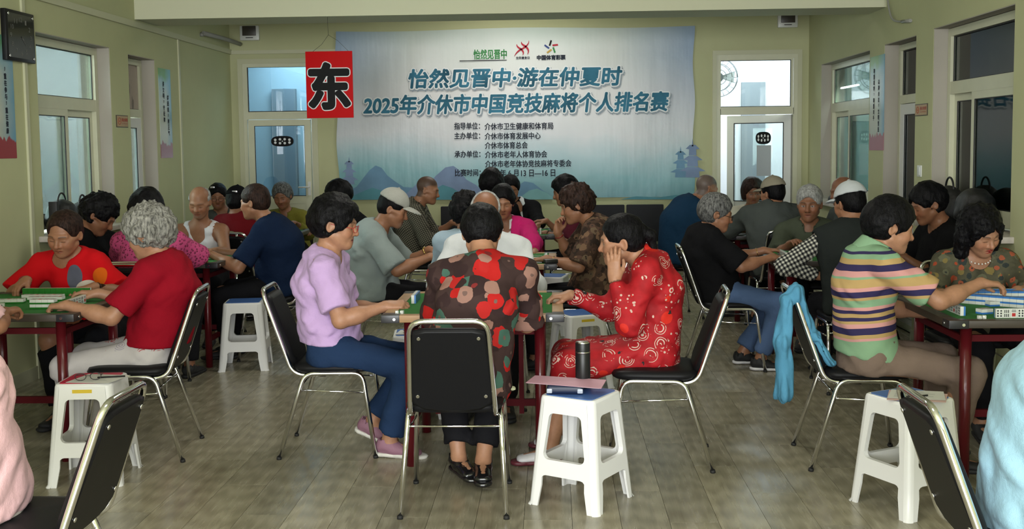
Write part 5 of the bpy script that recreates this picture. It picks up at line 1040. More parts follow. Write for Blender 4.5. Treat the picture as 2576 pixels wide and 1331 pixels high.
    def band(nm, c, ax, rad, rr, mat, n=20):
        ax = nrm(ax); x = nrm(np.cross(ax, V3(.3, .2, 1))); y = np.cross(ax, x)
        v, q = lathe_ring([c + rad * (x * math.cos(t) + y * math.sin(t)) - base for t in np.linspace(0, 2 * PI, n + 1)], rr, 8); return np_mesh(nm, v, q, mat, root)
    for nm, sd_, t, rr, mat in p.get('bands', []):
        ax = WR[sd_] - EL[sd_]; c = EL[sd_] + ax * t; band(nm, c, ax, .0285 * (1.08 if male else 1) * ar + rr * .5, rr, mat)
    INFO[label] = dict(S=S, EL=EL, WR=WR, N=N, O=O, HR=HR, H=H, root=root, base=base, KN=KN, AN=AN, nr=nr, f=f, r=r)
    return root
INFO = {}
# ---------------------------------------------------------------- people: materials
t = NT('skin'); a = t.n('Attribute'); a.attribute_name = 'Col'; n_ = t.noise(60, 3); c = t.mix(1.0, a.outputs['Color'], t.ramp(n_, [(.3, (.93, .92, .92)), (.7, (1.05, 1.04, 1.03))]), 'MULTIPLY'); t.bump(t.noise(220, 2), .12, .002)
t.done(c, .48, 0, .4, 0, 'skin')
def hairmat(key, c0, c1, rough=.42):
    t = NT(key); s = t.noise(1, 4, .6, t.map((90, 90, 26))); t.bump(t.math('ADD', s, t.math('MULTIPLY', t.noise(260, 2), .4)), .75, .006); t.done(t.ramp(s, [(.35, c0), (.68, c1)]), rough, 0, .10, 0, key)
hairmat('black_hair', (.002, .002, .0025), (.009, .0085, .010)); hairmat('brown_hair', (.010, .006, .005), (.045, .024, .018)); hairmat('grey_hair', (.07, .068, .062), (.38, .37, .33), .55); hairmat('salt_hair', (.03, .03, .03), (.22, .22, .21), .5); hairmat('silver_hair', (.20, .20, .19), (.50, .50, .48), .55)
for k, c in dict(crimson=(.26, .004, .014), tank_white=(.74, .72, .74), navy=(.008, .017, .045), maroon=(.15, .006, .010), olive=(.20, .185, .03), black_cloth=(.008, .008, .009), lavender=(.53, .36, .62), white_shirt=(.70, .72, .73), grey_tee=(.25, .295, .285), pink_jacket=(.56, .018, .15), light_blue=(.34, .44, .52), blue_navy=(.012, .040, .085), white_blouse=(.60, .57, .44), dark_grey=(.075, .085, .080), green_polo=(.075, .088, .060), vest_black=(.022, .026, .025), sky_blue=(.30, .50, .60), pale_pink=(.72, .45, .46), pale_grey=(.46, .43, .42), beige=(.60, .55, .48), jeans_dark=(.017, .036, .085), jeans_blue=(.085, .14, .27), taupe=(.20, .145, .115), dark_trouser=(.012, .012, .014), cap_white=(.52, .55, .56), cap_khaki=(.30, .27, .20), cap_grey=(.36, .36, .32), maroon_sleeve=(.12, .02, .035)).items(): cloth(k, c)
t = NT('lace_pink'); v = t.vor(55); c = t.ramp(v.outputs['Distance'], [(.25, (.16, .012, .05)), (.5, (.52, .06, .19))]); t.bump(v.outputs['Distance'], .5, .006); t.done(c, .8, key='lace_pink')
t = NT('red_print'); x, y, z = t.sep()
def ellm(x0, z0, rx, rz):
    d = t.math('ADD', t.math('POWER', t.math('DIVIDE', t.math('SUBTRACT', x, x0), rx), 2.), t.math('POWER', t.math('DIVIDE', t.math('SUBTRACT', z, z0), rz), 2.)); return t.math('MULTIPLY', t.math('LESS_THAN', d, 1.), t.math('LESS_THAN', y, -.02))
c = t.mix(ellm(-.085, .815, .046, .075), (.58, .006, .010), (.11, .115, .15)); c = t.mix(ellm(.078, .822, .050, .052), c, (.66, .12, .008)); c = t.mix(ellm(-.005, .745, .075, .055), c, (.62, .55, .45)); t.bump(t.noise(14, 3), .35, .012); t.done(c, .85, 0, .12, key='red_print')
def stops_mat(key, stops, zlo, zhi, wob=.012):
    t = NT(key); x, y, z = t.sep(); zz = t.math('ADD', z, t.math('MULTIPLY', t.math('SUBTRACT', t.noise(4, 2), .5), wob * 2)); zz = t.math('ADD', zz, t.math('MULTIPLY', x, -.10)); f = t.math('DIVIDE', t.math('SUBTRACT', zz, zlo), zhi - zlo)
    c = t.ramp(f, stops, 'CONSTANT'); t.bump(t.noise(14, 3), .3, .012); return t.done(c, .85, 0, .12, key=key)
nv, pk, mu, gr = (.035, .028, .085), (.60, .30, .28), (.46, .31, .13), (.23, .38, .23)
seq = [gr, pk, mu, nv, pk, mu, nv, mu, nv, pk, gr, mu, nv, pk, mu, gr, pk, nv, mu, gr, nv, gr]; wd = [.055, .012, .020, .034, .022, .012, .018, .020, .016, .018, .036, .016, .030, .020, .040, .010, .028, .034, .026, .020, .014, .05]
tot = sum(wd); pos = 0; st = []
for s_, w_ in zip(seq, wd): st.append((pos / tot, s_)); pos += w_
stops_mat('stripes', st, .58, .58 + tot * .93)
def floral(key, base, cols, sc, cover=.5, wob=.25):
    """layered petals: voronoi blossoms of several colours over a ground"""
    t = NT(key); w = t.n('VectorMath', operation='ADD'); t.l(t.obj(), w.inputs[0]); nn = t.n('VectorMath', operation='SCALE'); t.l(t.noise(sc * .9, 3, .5, None, 1), nn.inputs[0]); nn.inputs['Scale'].default_value = wob / sc; t.l(nn.outputs[0], w.inputs[1]); c = t.ramp(t.noise(sc * .6, 3), [(.35, tuple(a * .6 for a in base)), (.65, tuple(a * 1.2 for a in base))])
    for i, (s2, th) in enumerate(((1., cover), (1.45, cover * .92))):
        v = t.vor(sc * s2, t.map((1, 1, 1), (0, 0, 0), (i * 3.7, i * 1.9, i * 5.1), w.outputs[0])); r = t.sep(v.outputs['Color'])[i]; n = len(cols); cc = t.ramp(r, [(k / (n + 1), cols[k]) for k in range(n)] + [(n / (n + 1), base)], 'CONSTANT')
        petal = t.math('ADD', v.outputs['Distance'], t.math('MULTIPLY', t.math('SUBTRACT', t.noise(sc * 3, 2), .5), .3)); cc = t.mix(t.math('LESS_THAN', petal, th * .28), cc, tuple(min(1, a * .45 + .02) for a in cols[i]))
        c = t.mix(t.math('LESS_THAN', petal, th), c, cc)
    t.bump(t.noise(14, 3), .3, .012); return t.done(c, .8, 0, .12, key=key)
floral('floral_dark', (.052, .030, .028), [(.42, .016, .014), (.30, .165, .13), (.06, .13, .10), (.036, .020, .020), (.42, .020, .018)], 8.4, .52)
floral('floral_green', (.10, .095, .06), [(.38, .07, .03), (.04, .05, .045), (.22, .17, .06), (.36, .10, .05), (.13, .13, .08)], 16, .42, .5); floral('floral_brown', (.065, .038, .026), [(.17, .10, .06), (.03, .02, .015), (.13, .09, .055), (.09, .05, .035)], 17, .55, .7)
t = NT('paisley_red'); o_ = t.obj(); w = t.n('VectorMath', operation='ADD'); t.l(o_, w.inputs[0]); nn = t.n('VectorMath', operation='SCALE'); t.l(t.noise(7, 2, .5, None, 1), nn.inputs[0]); nn.inputs['Scale'].default_value = .05; t.l(nn.outputs[0], w.inputs[1]); W_ = w.outputs[0]
v = t.vor(12., W_); d = v.outputs['Distance']; r = t.sep(v.outputs['Color']); c = t.ramp(t.noise(18, 3), [(.35, (.30, .006, .010)), (.65, (.42, .010, .016))])
wv_ = t.math('SINE', t.math('MULTIPLY', d, 50.)); ringm = t.math('MULTIPLY', t.math('GREATER_THAN', wv_, .35), t.math('MULTIPLY', t.math('LESS_THAN', d, .42), t.math('GREATER_THAN', r[0], .30))); brk = t.math('GREATER_THAN', t.noise(38, 2), .46); c = t.mix(t.math('MULTIPLY', ringm, brk), c, (.62, .46, .38))
c = t.mix(t.math('MULTIPLY', t.math('LESS_THAN', d, .40), t.math('LESS_THAN', r[0], .22)), c, (.60, .022, .012)); v3 = t.vor(46.); c = t.mix(t.math('MULTIPLY', t.math('LESS_THAN', v3.outputs['Distance'], .26), t.math('GREATER_THAN', t.noise(9, 2), .56)), c, (.58, .40, .33)); v2 = t.vor(8., t.map((1, 1, 1), loc=(2.2, 5.1, 1.7))); d2 = v2.outputs['Distance']; s2 = t.math('ADD', d2, t.math('MULTIPLY', t.noise(60, 1), .14)); c = t.mix(t.math('LESS_THAN', s2, .21), c, (.02, .018, .018)); c = t.mix(t.math('LESS_THAN', s2, .12), c, (.55, .50, .38)); c = t.mix(t.math('LESS_THAN', s2, .095), c, (.05, .10, .04)); t.bump(t.noise(14, 3), .3, .012); t.done(c, .7, 0, .3, key='paisley_red')
def checkm(key, c1, c2, sc, mixc=None):
    t = NT(key); m1 = t.map((1, 1, 1), (.5, .45, .3)); x, y, z = t.sep(m1); f = lambda a: t.math('GREATER_THAN', t.math('FRACT', t.math('MULTIPLY', a, sc)), .5); a, b = f(x), f(z); s = t.math('MULTIPLY', t.math('ADD', a, b), .5); c = t.ramp(s, [(0., c1), (.33, mixc or c2), (.75, c2)], 'CONSTANT'); t.bump(t.noise(14, 3), .3, .012); return t.done(c, .8, 0, .12, key=key)
checkm('check_cloth', (.62, .61, .52), (.012, .012, .014), 42, (.14, .14, .13)); checkm('houndstooth', (.24, .22, .16), (.03, .028, .022), 62, (.07, .065, .05))
t = NT('embroidered'); v = t.vor(16); r = t.sep(v.outputs['Color']); z = t.sep()[2]; wv_ = t.math('SINE', t.math('MULTIPLY', v.outputs['Distance'], 40.)); m_ = t.math('MULTIPLY', t.math('MULTIPLY', t.math('GREATER_THAN', wv_, .3), t.math('GREATER_THAN', r[0], .5)), t.math('GREATER_THAN', z, .545)); c = t.mix(m_, (.48, .45, .44), t.ramp(r[1], [(0, (.40, .10, .10)), (.5, (.30, .28, .33))], 'CONSTANT')); t.bump(t.noise(14, 3), .3, .012); t.done(c, .85, key='embroidered')
plain('shoe_black', (.008, .008, .009), .18, coat=.5); plain('shoe_cloth_black', (.012, .012, .013), .7); plain('shoe_mauve', (.27, .13, .18), .7, bump=.3, bs=200); plain('shoe_white', (.74, .73, .74), .5); plain('sole_pale', (.66, .64, .58), .5); plain('sole_red', (.12, .02, .03), .5); plain('glass_red', (.45, .03, .03), .3); plain('glass_dark', (.02, .012, .012), .3); plain('gold', (.70, .48, .16), .25, 1.0); plain('bead_red', (.22, .012, .01), .35); plain('bead_dark', (.03, .012, .008), .35); plain('pearl', (.75, .70, .62), .2, coat=.5)
SKN = dict(a=(.40, .20, .115), b=(.33, .155, .085), c=(.27, .12, .065), d=(.40, .205, .12), e=(.30, .135, .07))
BLK = dict(mat=M['dark_trouser']); SB = dict(mat=M['shoe_cloth_black'])
def sit(label, hip, neck, head, face, lod, chair_label=None, ch=None, **p):
    hip = (hip[0], hip[1], hip[2] - .018); p['skin'] = SKN[p.get('skin', 'b')]; p.setdefault('pants', BLK); p.setdefault('shoe', SB); person(label, hip, neck, head, face, p, lod)
    if chair_label:
        a = math.radians(face); cx, cy_, cf = ch if ch else (hip[0] + math.cos(a) * .07, hip[1] + math.sin(a) * .07, face); chair(cx, cy_, cf, chair_label)
# ---------------------------------------------------------------- front row, centre table
sit('woman in lavender T-shirt and jeans with red-framed glasses at centre table', (-1.13, 5.48, .555), (-1.149, 5.480, 1.011), (-1.093, 5.460, 1.170), 0, 0, 'chrome chair under the woman in the lavender T-shirt', (-1.13, 5.54, 2), skin='d', hair=('full', 'black_hair'), hoff=.002, hp=10, glasses=M['glass_red'], g=1.05, slouch=.045, belly=.95, bust=1.05, lip=V3(.30, .10, .08),
    shirt=dict(mat=M['lavender'], slv=.80, flare=.016, amp=.009, hem=.03, hemw=.024, hemt=-.05), pants=dict(mat=M['jeans_dark'], len=.90, cuff=.066), shoe=dict(mat=M['shoe_mauve'], sole=M['sole_pale']), R=dict(w=(-0.828, 5.330, 0.767), d=(1, .12, .05), curl=.75, grip=.6, el=(-.3, -.5, -1), n=(0, -.5, 1)), L=dict(w=(-0.873, 5.620, 0.714), d=(1, -.2, -.0), curl=.7, el=(-.2, .5, -1)), arm=1.04,
    legR=dict(foot=(-.835, 5.36), dir=(.95, -.1, -.04)), legL=dict(foot=(-.96, 5.60), dir=(.9, -.1, -.35), z=.12))
sit('woman in dark floral blouse seen from behind at the centre table', (-.40, 4.74, .555), (-0.304, 4.870, 1.026), (-0.328, 4.990, 1.148), 90, 0, 'chrome chair with its black back to the camera in the centre aisle', (-.428, 4.695, 90), skin='d', hair=('tidy', 'black_hair'), hoff=-.003, hp=40, g=1.04, slouch=.06, sw=.168, shirt=dict(mat=M['floral_dark'], e=.016, slv=.98, flare=.016, hem=-.12, hemw=.03, amp=.007, collar='stand', ch=.02),
    R=dict(w=(-.22, 5.17, .80), d=(-.5, 1, 0), el=(.5, -.6, -1)), L=dict(w=(-.56, 5.19, .80), d=(.4, 1, 0), el=(-.15, -.4, -1)), legR=dict(foot=(-.335, 4.98), dir=(.05, -1, 0), z=.105), legL=dict(foot=(-.455, 5.03), dir=(.45, -.9, 0), z=.105), shoe=dict(mat=M['shoe_black'], low=1), pants=dict(mat=M['dark_trouser'], len=.86))
sit('woman in red paisley dress resting her cheek on her hand', (.49, 5.40, .555), (0.456, 5.420, 0.980), (0.335, 5.400, 1.080), 180, 0, 'chrome chair under the woman in the red paisley dress', (.50, 5.32, 176), skin='d', hair=('sleek', 'black_hair'), eye=.55, hp=8, hr=6, hy=-6, g=1.0, slouch=.05, shirt=dict(mat=M['paisley_red'], kind='long', collar='stand', slv=.93, hem=-.10, hemw=.012, amp=.006, nk=.004, vf=0, vd=-.02, name='dress_top', cuff=.040), pants=dict(mat=M['paisley_red'], skirt=.35, len=.30, e=.012, name='dress_skirt'), shoe=dict(mat=M['shoe_white'], sole=M['sole_red']),
    L=dict(w=(0.293, 5.250, 0.903), d=(-.04, .12, 1), n=(-.25, -1, .05), curl=.10, spread=.09, el=(.2, -.3, -1)), R=dict(w=(0.078, 5.500, 0.792), d=(-1, -.1, -.12), curl=.55, grip=.5, el=(.3, .3, -1)), arm=1.05, legL=dict(foot=(-.02, 5.24), dir=(-1, -.15, 0)), legR=dict(foot=(.06, 5.50)))
sit('bald man in white shirt with bowed head at the centre table', (-.39, 6.58, .56), (-0.396, 6.440, 0.989), (-0.391, 6.330, 1.159), 270, 0, 'chrome chair under the bald man in white', None, sex='m', skin='c', hair=('fringe', 'silver_hair'), hoff=.002, hp=42, g=1.08, shirt=dict(mat=M['white_shirt'], kind='long', e=.02, amp=.008, collar=1), L=dict(w=(-0.157, 6.020, 0.780), d=(-.2, -1, -.1)), R=dict(w=(-0.604, 6.020, 0.770), d=(.2, -1, -.1)))
# ---------------------------------------------------------------- front row, left table
sit('woman in bright red T-shirt with balloon print at the left table', (-2.70, 6.42, .555), (-2.867, 6.300, 0.924), (-2.823, 6.200, 1.073), 270, 0, 'chrome chair behind the woman in the printed red T-shirt', (-2.66, 6.38, 270), skin='b', hair=('bun', 'brown_hair'), hairline=.028, hp=20, hy=-6, hr=4, hw=1.06, jaw=1.1, g=1.12, belly=1.0, shirt=dict(mat=M['red_print'], slv=.85, flare=.02, vd=.012, hem=-.04), R=dict(w=(-2.964, 6.000, 0.826), d=(-.25, -.9, -.35), curl=.55, el=(-.8, .3, -.7)), L=dict(w=(-2.571, 5.980, 0.789), d=(-.75, -.75, -.1), curl=.35, el=(.8, .2, -.7)), bands=[('bracelet', 'R', .93, .006, M['bead_red']), ('bracelet', 'L', .9, .0022, M['bead_dark'])], arm=1.03)
sit('woman with curly grey hair in crimson T-shirt at the left table', (-2.05, 5.52, .555), (-2.002, 5.520, 0.983), (-2.072, 5.500, 1.123), 180, 0, 'chrome chair under the grey-curled woman in crimson', (-2.13, 5.46, 186), skin='d', hair=('curly', 'grey_hair'), hoff=.004, hp=16, hy=-14, g=1.1, belly=1.0, slouch=.05, shirt=dict(mat=M['crimson'], slv=.82, flare=.018, vd=-.002, hem=.02, hemw=.024, hemt=-.05, amp=.007), pants=dict(mat=M['embroidered'], len=.86, cuff=.06), L=dict(w=(-2.419, 5.300, 0.785), d=(-1, .1, -.1), curl=.75, grip=.6, el=(.2, -.4, -1)), R=dict(w=(-2.418, 5.680, 0.793), d=(-1, -.05, .05), curl=.35, el=(.2, .4, -1)), arm=1.06, legL=dict(foot=(-2.30, 5.42)), legR=dict(foot=(-2.34, 5.60)))
sit('player at the left frame edge reaching over the front left table', (-2.78, 4.52, .555), (-2.80, 4.66, 1.02), (-2.82, 4.76, 1.16), 90, 1, None, None, skin='b', hair=('full', 'black_hair'), hp=25, shirt=dict(mat=M['pale_pink'], slv=.9), R=dict(w=(-2.575, 4.985, .80), d=(.25, .95, .0), curl=.7, grip=.5, el=(.6, -.3, -.6)), L=dict(w=(-3.0, 5.0, .80)))
# ---------------------------------------------------------------- front row, right table
sit('woman in multicoloured striped polo reaching over the right table', (1.49, 5.22, .555), (1.508, 5.200, 1.032), (1.588, 5.200, 1.152), 0, 0, 'chrome chair with the blue jacket under the striped polo woman', (1.47, 5.32, -2), skin='d', hair=('tidy', 'black_hair'), hoff=.004, hp=14, g=1.06, slouch=.05, shirt=dict(mat=M['stripes'], slv=.78, flare=.016, hem=.0, hemw=.018, hemt=-.1, collar=1, cmat=M['stripes'], amp=.006), pants=dict(mat=M['taupe'], len=.93, cuff=.062), R=dict(w=(1.975, 5.100, 0.890), d=(1, .15, -.12), curl=.45, el=(.1, -.55, -.9)), L=dict(w=(1.873, 5.500, 0.684), d=(1, 0, 0), el=(-.2, .4, -1)), arm=1.10, legR=dict(foot=(1.83, 5.10)), legL=dict(foot=(1.85, 5.36)))
sit('woman with wavy black hair and pearl necklace in floral blouse', (2.33, 6.10, .555), (2.294, 6.020, 0.918), (2.291, 5.930, 1.062), 270, 0, 'chrome chair behind the woman with the pearl necklace', (2.30, 6.10, 270), skin='d', hair=('long', 'black_hair'), hoff=-.004, hp=26, hy=18, hr=-8, g=1.08, lip=V3(.32, .03, .03), shirt=dict(mat=M['floral_green'], kind='long', slv=.3, cuff=.062, e=.016, vd=.016, vf=.05, hem=-.10), R=dict(w=(2.086, 5.660, 0.771), d=(.5, -1, -.1), el=(-.7, 0, -.8)), L=dict(w=(2.361, 5.620, 0.781), d=(-.6, -1, -.2), el=(.8, 0, -.7)))
# ---------------------------------------------------------------- spectators at the frame edges
sit('person in pale pink top at the lower left frame edge', (-1.735, 3.10, .555), (-1.855, 3.10, 1.02), (-1.955, 3.10, 1.16), 180, 0, 'chrome chair standing at the lower left, nearest the camera', (-1.585, 3.10, 180), skin='d', hair=('full', 'black_hair'), g=1.1, slouch=.05, shirt=dict(mat=M['pale_pink'], kind='long', hem=-.075, hemw=.02, e=.014, amp=.008), pants=dict(mat=M['beige']), L=dict(w=(-2.23, 2.95, .80)), R=dict(w=(-2.23, 3.25, .80)))
sit('person in sky blue shirt at the lower right frame edge', (1.385, 3.02, .56), (1.50, 3.00, 1.00), (1.63, 3.02, 1.14), 0, 0, 'chrome chair at the lower right, in front of the sky blue shirt', (1.335, 3.03, 0), sex='m', skin='b', hair=('short', 'black_hair'), g=1.12, slouch=.07, shirt=dict(mat=M['sky_blue'], slv=.9, e=.02, flare=.025, hem=-.13, hemw=.045, amp=.009), R=dict(w=(1.92, 2.84, .80)), L=dict(w=(1.92, 3.22, .80)))
# ---------------------------------------------------------------- second row, left table
sit('dark-haired person in black bending forward below the left window', (-3.06, 7.34, .555), (-3.144, 7.200, 1.021), (-3.015, 7.160, 1.124), 8, 1, 'chrome chair against the wall under the black-clothed left player', None, skin='c', fx=.24, hair=('curly', 'black_hair'), hoff=-.006, hp=38, shirt=dict(mat=M['black_cloth'], kind='long'), R=dict(w=(-2.78, 7.25, .83)), L=dict(w=(-2.70, 7.75, .80)))
sit('person in pink lace top seen from behind, left second row', (-2.60, 6.88, .555), (-2.630, 6.980, 0.997), (-2.648, 7.030, 1.155), 90, 1, 'chrome chair behind the pink lace top', (-2.66, 6.92, 90), skin='c', hair=('full', 'black_hair'), hp=18, g=1.05, sw=.17, shirt=dict(mat=M['lace_pink'], slv=.95, flare=.02, e=.016), R=dict(w=(-2.42, 7.42, .80), el=(.9, -.2, -.6)), L=dict(w=(-2.85, 7.42, .80), el=(-.9, -.2, -.6)))
sit('balding man in white tank top facing the camera', (-2.84, 8.90, .56), (-2.892, 8.820, 0.920), (-2.853, 8.720, 1.126), 270, 1, 'chrome chair under the man in the white tank top', None, sex='m', skin='b', hair=('fringe', 'silver_hair'), hoff=.004, hp=20, g=1.04, shirt=dict(mat=M['tank_white'], kind='tank', e=.008), beard=V3(.12, .11, .10), browa=.5, L=dict(w=(-2.692, 8.360, 0.754), d=(-1, -.35, -.05), curl=.3, el=(.8, .3, -.8)), R=dict(w=(-2.861, 8.360, 0.762), d=(.5, -1, -.05), curl=.3, el=(-.9, .2, -.7)))
sit('heavy man in navy polo stretching his arm over the left table', (-2.01, 8.02, .56), (-2.100, 7.980, 0.999), (-2.193, 7.950, 1.160), 180, 1, 'chrome chair under the heavy man in navy', None, sex='m', skin='b', hair=('crop', 'brown_hair'), hoff=.004, hp=6, hy=-15, g=1.28, belly=1.1, slouch=.05, shirt=dict(mat=M['navy'], slv=.85, flare=.02, collar=1, hem=-.06), L=dict(w=(-2.489, 7.800, 0.796), d=(-1, -.1, -.08), curl=.25, spread=.12, el=(.1, -.5, -1)), R=dict(w=(-2.548, 8.100, 0.784), d=(-1, 0, 0)), arm=1.08)
# ---------------------------------------------------------------- second row, centre table
sit('man in grey T-shirt and pale cap at the far centre table', (-1.28, 7.72, .56), (-1.252, 7.700, 0.965), (-1.127, 7.680, 1.118), 0, 1, 'chrome chair under the man in the grey T-shirt', None, sex='m', skin='b', hair=('crop', 'black_hair'), hp=22, cap=dict(mat=M['cap_grey']), g=1.1, slouch=.07, shirt=dict(mat=M['grey_tee'], slv=.95, flare=.02, e=.02, hemw=.03, amp=.008), R=dict(w=(-0.853, 7.500, 0.790), d=(1, .2, -.05), curl=.5, el=(0, -.4, -1)), L=dict(w=(-0.898, 7.850, 0.806), d=(1, -.2, -.05), curl=.5, el=(0, .4, -1)), bands=[('wristwatch', 'L', .88, .006, M['gold'])], beard=V3(.2, .18, .17))
sit('woman with dark curly hair in brown patterned blouse, chin on hand', (.27, 7.58, .555), (0.278, 7.620, 1.008), (0.156, 7.600, 1.138), 180, 1, 'chrome chair under the woman in the brown patterned blouse', None, skin='b', hair=('curly', 'brown_hair'), hoff=-.006, hp=18, g=1.05, slouch=.06, shirt=dict(mat=M['floral_brown'], slv=.95, flare=.022, e=.018, hemw=.04, hem=-.12), L=dict(w=(-0.048, 7.400, 0.780), d=(-1, 0, -.1), curl=.35, el=(.4, -.4, -1)), R=dict(w=(0.028, 7.720, 0.938), d=(.15, -.1, 1), n=(-.6, .8, .1), curl=.7, el=(-.3, .3, -1)), bands=[('bangle', 'L', .80, .0025, M['gold']), ('bracelet', 'R', .85, .004, M['bead_red'])], eye=.3)
sit('woman in bright pink jacket over white collar facing the camera', (-.36, 8.62, .555), (-0.376, 8.600, 0.938), (-0.392, 8.520, 1.112), 272, 1, 'chrome chair under the woman in the pink jacket', None, skin='b', hair=('tidy', 'black_hair'), hp=14, shirt=dict(mat=M['pink_jacket'], kind='long', e=.022, open=.05, inner=M['tank_white'], name='jacket', amp=.007), L=dict(w=(-0.141, 8.120, 0.756), d=(-.3, -1, -.1), el=(.9, .2, -.7)), R=dict(w=(-0.529, 8.150, 0.739), d=(.2, -1, 0)))
sit('person with curly black hair in light blue shirt behind the bald man', (-.50, 6.98, .555), (-0.560, 7.060, 0.972), (-0.570, 7.120, 1.114), 90, 1, 'chrome chair under the light blue shirt behind the bald man', None, skin='c', hair=('curly', 'black_hair'), hoff=-.008, hp=18, shirt=dict(mat=M['light_blue'], kind='long', e=.016), R=dict(w=(-.28, 7.42, .80)), L=dict(w=(-.66, 7.42, .80)))
# ---------------------------------------------------------------- second row, right table
sit('grey-haired woman with glasses in black T-shirt and blue jeans', (1.13, 7.58, .555), (1.052, 7.560, 0.939), (1.124, 7.550, 1.071), 0, 1, 'chrome chair under the grey-haired woman in black', None, skin='b', hair=('tidy', 'salt_hair'), hp=14, glasses=M['glass_dark'], g=1.15, slouch=.06, belly=1.0, shirt=dict(mat=M['black_cloth'], slv=.95, flare=.022, e=.018), pants=dict(mat=M['jeans_blue'], len=.92, cuff=.06), shoe=dict(mat=M['shoe_cloth_black'], sole=M['shoe_white']), R=dict(w=(1.471, 7.420, 0.773), d=(1, .1, -.05), curl=.3, el=(0, -.5, -1)), L=dict(w=(1.486, 7.750, 0.790), d=(1, -.1, .0), curl=.3, el=(0, .4, -1)), legR=dict(foot=(1.40, 7.42)), legL=dict(foot=(1.32, 7.65)), bands=[('bangle', 'L', .78, .0025, M['gold'])])
sit('grey-haired man in dark green polo facing the camera', (2.02, 8.58, .56), (1.976, 8.550, 0.889), (1.968, 8.470, 1.079), 262, 1, 'chrome chair under the man in the dark green polo', None, sex='m', skin='c', hair=('short', 'silver_hair'), eye=.6, hp=6, hy=-12, g=1.2, hs=1.08, shirt=dict(mat=M['green_polo'], slv=.95, flare=.02, collar=1, e=.016, vd=.012), L=dict(w=(2.18, 8.10, .80)), R=dict(w=(1.75, 8.12, .80)))
sit('man in black vest over checked shirt with white cap, back turned', (1.90, 6.86, .56), (1.867, 6.940, 0.996), (1.879, 7.000, 1.158), 90, 1, 'chrome chair under the man in the black vest', None, sex='m', skin='b', hair=('crop', 'black_hair'), hp=10, hy=22, cap=dict(mat=M['cap_white']), g=1.12, shirt=dict(mat=M['vest_black'], kind='vest', under=M['check_cloth'], e=.022, name='vest'), L=dict(w=(1.68, 6.98, .70), d=(.8, .5, -.3), el=(-1, -.1, -.35)), R=dict(w=(2.06, 7.36, .80)))
sit('black-haired man in black shirt leaning by the right window', (2.50, 7.28, .56), (2.543, 7.220, 0.989), (2.424, 7.180, 1.143), 186, 1, None, None, sex='m', skin='c', fx=.26, hair=('full', 'black_hair'), hoff=-.008, hp=22, g=1.05, shirt=dict(mat=M['black_cloth'], slv=.9), L=dict(w=(2.258, 7.120, 0.803), d=(-1, .1, 0), el=(.5, -.3, -1)), R=dict(w=(2.18, 7.5, .80)))
# ---------------------------------------------------------------- third row, left table
sit('black-haired man with glasses half hidden behind the tank-top man', (-3.17, 11.02, .555), (-3.367, 10.980, 0.901), (-3.387, 10.930, 1.074), 285, 2, 'chrome chair under the man half hidden by the tank top', None, sex='m', skin='c', hair=('short', 'black_hair'), hp=10, sw=.13, g=.86, R=dict(w=(-3.22, 10.62, .80), el=(.5, .2, -1)), L=dict(w=(-3.02, 10.62, .80), el=(.4, .2, -1)), glasses=M['glass_dark'], shirt=dict(mat=M['dark_grey'], kind='long'))
sit('person in maroon top and dark cap seen from behind, far left', (-2.70, 9.32, .56), (-2.717, 9.380, 0.953), (-2.745, 9.420, 1.089), 82, 2, 'chrome chair behind the maroon top', None, sex='m', skin='c', hair=('short', 'black_hair'), hp=8, cap=dict(mat=M['black_cloth'], nobrim=1), g=1.05, shirt=dict(mat=M['maroon'], kind='long'), R=dict(w=(-2.5, 9.9, .80)), L=dict(w=(-2.95, 9.9, .80)))
sit('elderly grey-haired woman in olive green at the far left table', (-2.66, 11.02, .56), (-2.712, 11.000, 0.885), (-2.730, 10.930, 1.071), 268, 2, 'chrome chair under the elderly woman in olive green', None, skin='c', hair=('tidy', 'salt_hair'), hoff=.002, hp=16, hr=-5, shirt=dict(mat=M['olive'], kind='long', e=.016), L=dict(w=(-2.50, 10.60, .80)), R=dict(w=(-2.85, 10.62, .80)))
sit('black-clad player with black cap behind the lavender woman', (-1.78, 10.25, .56), (-1.923, 10.220, 0.901), (-2.020, 10.200, 1.101), 180, 2, 'chrome chair under the black-clad player at the far left', None, skin='c', hair=('full', 'black_hair'), hoff=.004, hp=14, g=1.1, shirt=dict(mat=M['black_cloth'], kind='long', slv=.7), L=dict(w=(-2.140, 10.050, 0.773), d=(-1, 0, 0), curl=.3), R=dict(w=(-2.2, 10.4, .80)))
# ---------------------------------------------------------------- third row, centre table
sit('man with cropped hair in houndstooth shirt by the banner', (-1.27, 10.05, .56), (-1.264, 10.020, 1.006), (-1.149, 10.000, 1.156), 0, 2, 'chrome chair under the man in the houndstooth shirt', None, sex='m', skin='b', stubble=V3(.02, .018, .016), hp=14, g=1.1, slouch=.05, shirt=dict(mat=M['houndstooth'], kind='long', slv=.45, cuff=.056, e=.018, collar=1), R=dict(w=(-0.908, 9.850, 0.753), d=(1, .1, 0), el=(0, -.4, -1)), L=dict(w=(-0.941, 10.150, 0.840), d=(1, -.1, 0), el=(0, .4, -1)), eye=.3)
sit('black-haired person seen from behind, nearest the banner date line', (-.56, 9.30, .56), (-0.524, 9.380, 1.055), (-0.528, 9.430, 1.211), 92, 2, 'chrome chair under the black-haired player below the date line', None, skin='c', hair=('full', 'black_hair'), hp=10, shirt=dict(mat=M['black_cloth'], kind='long'), R=dict(w=(-.3, 9.78, .80)), L=dict(w=(-.7, 9.78, .80)))
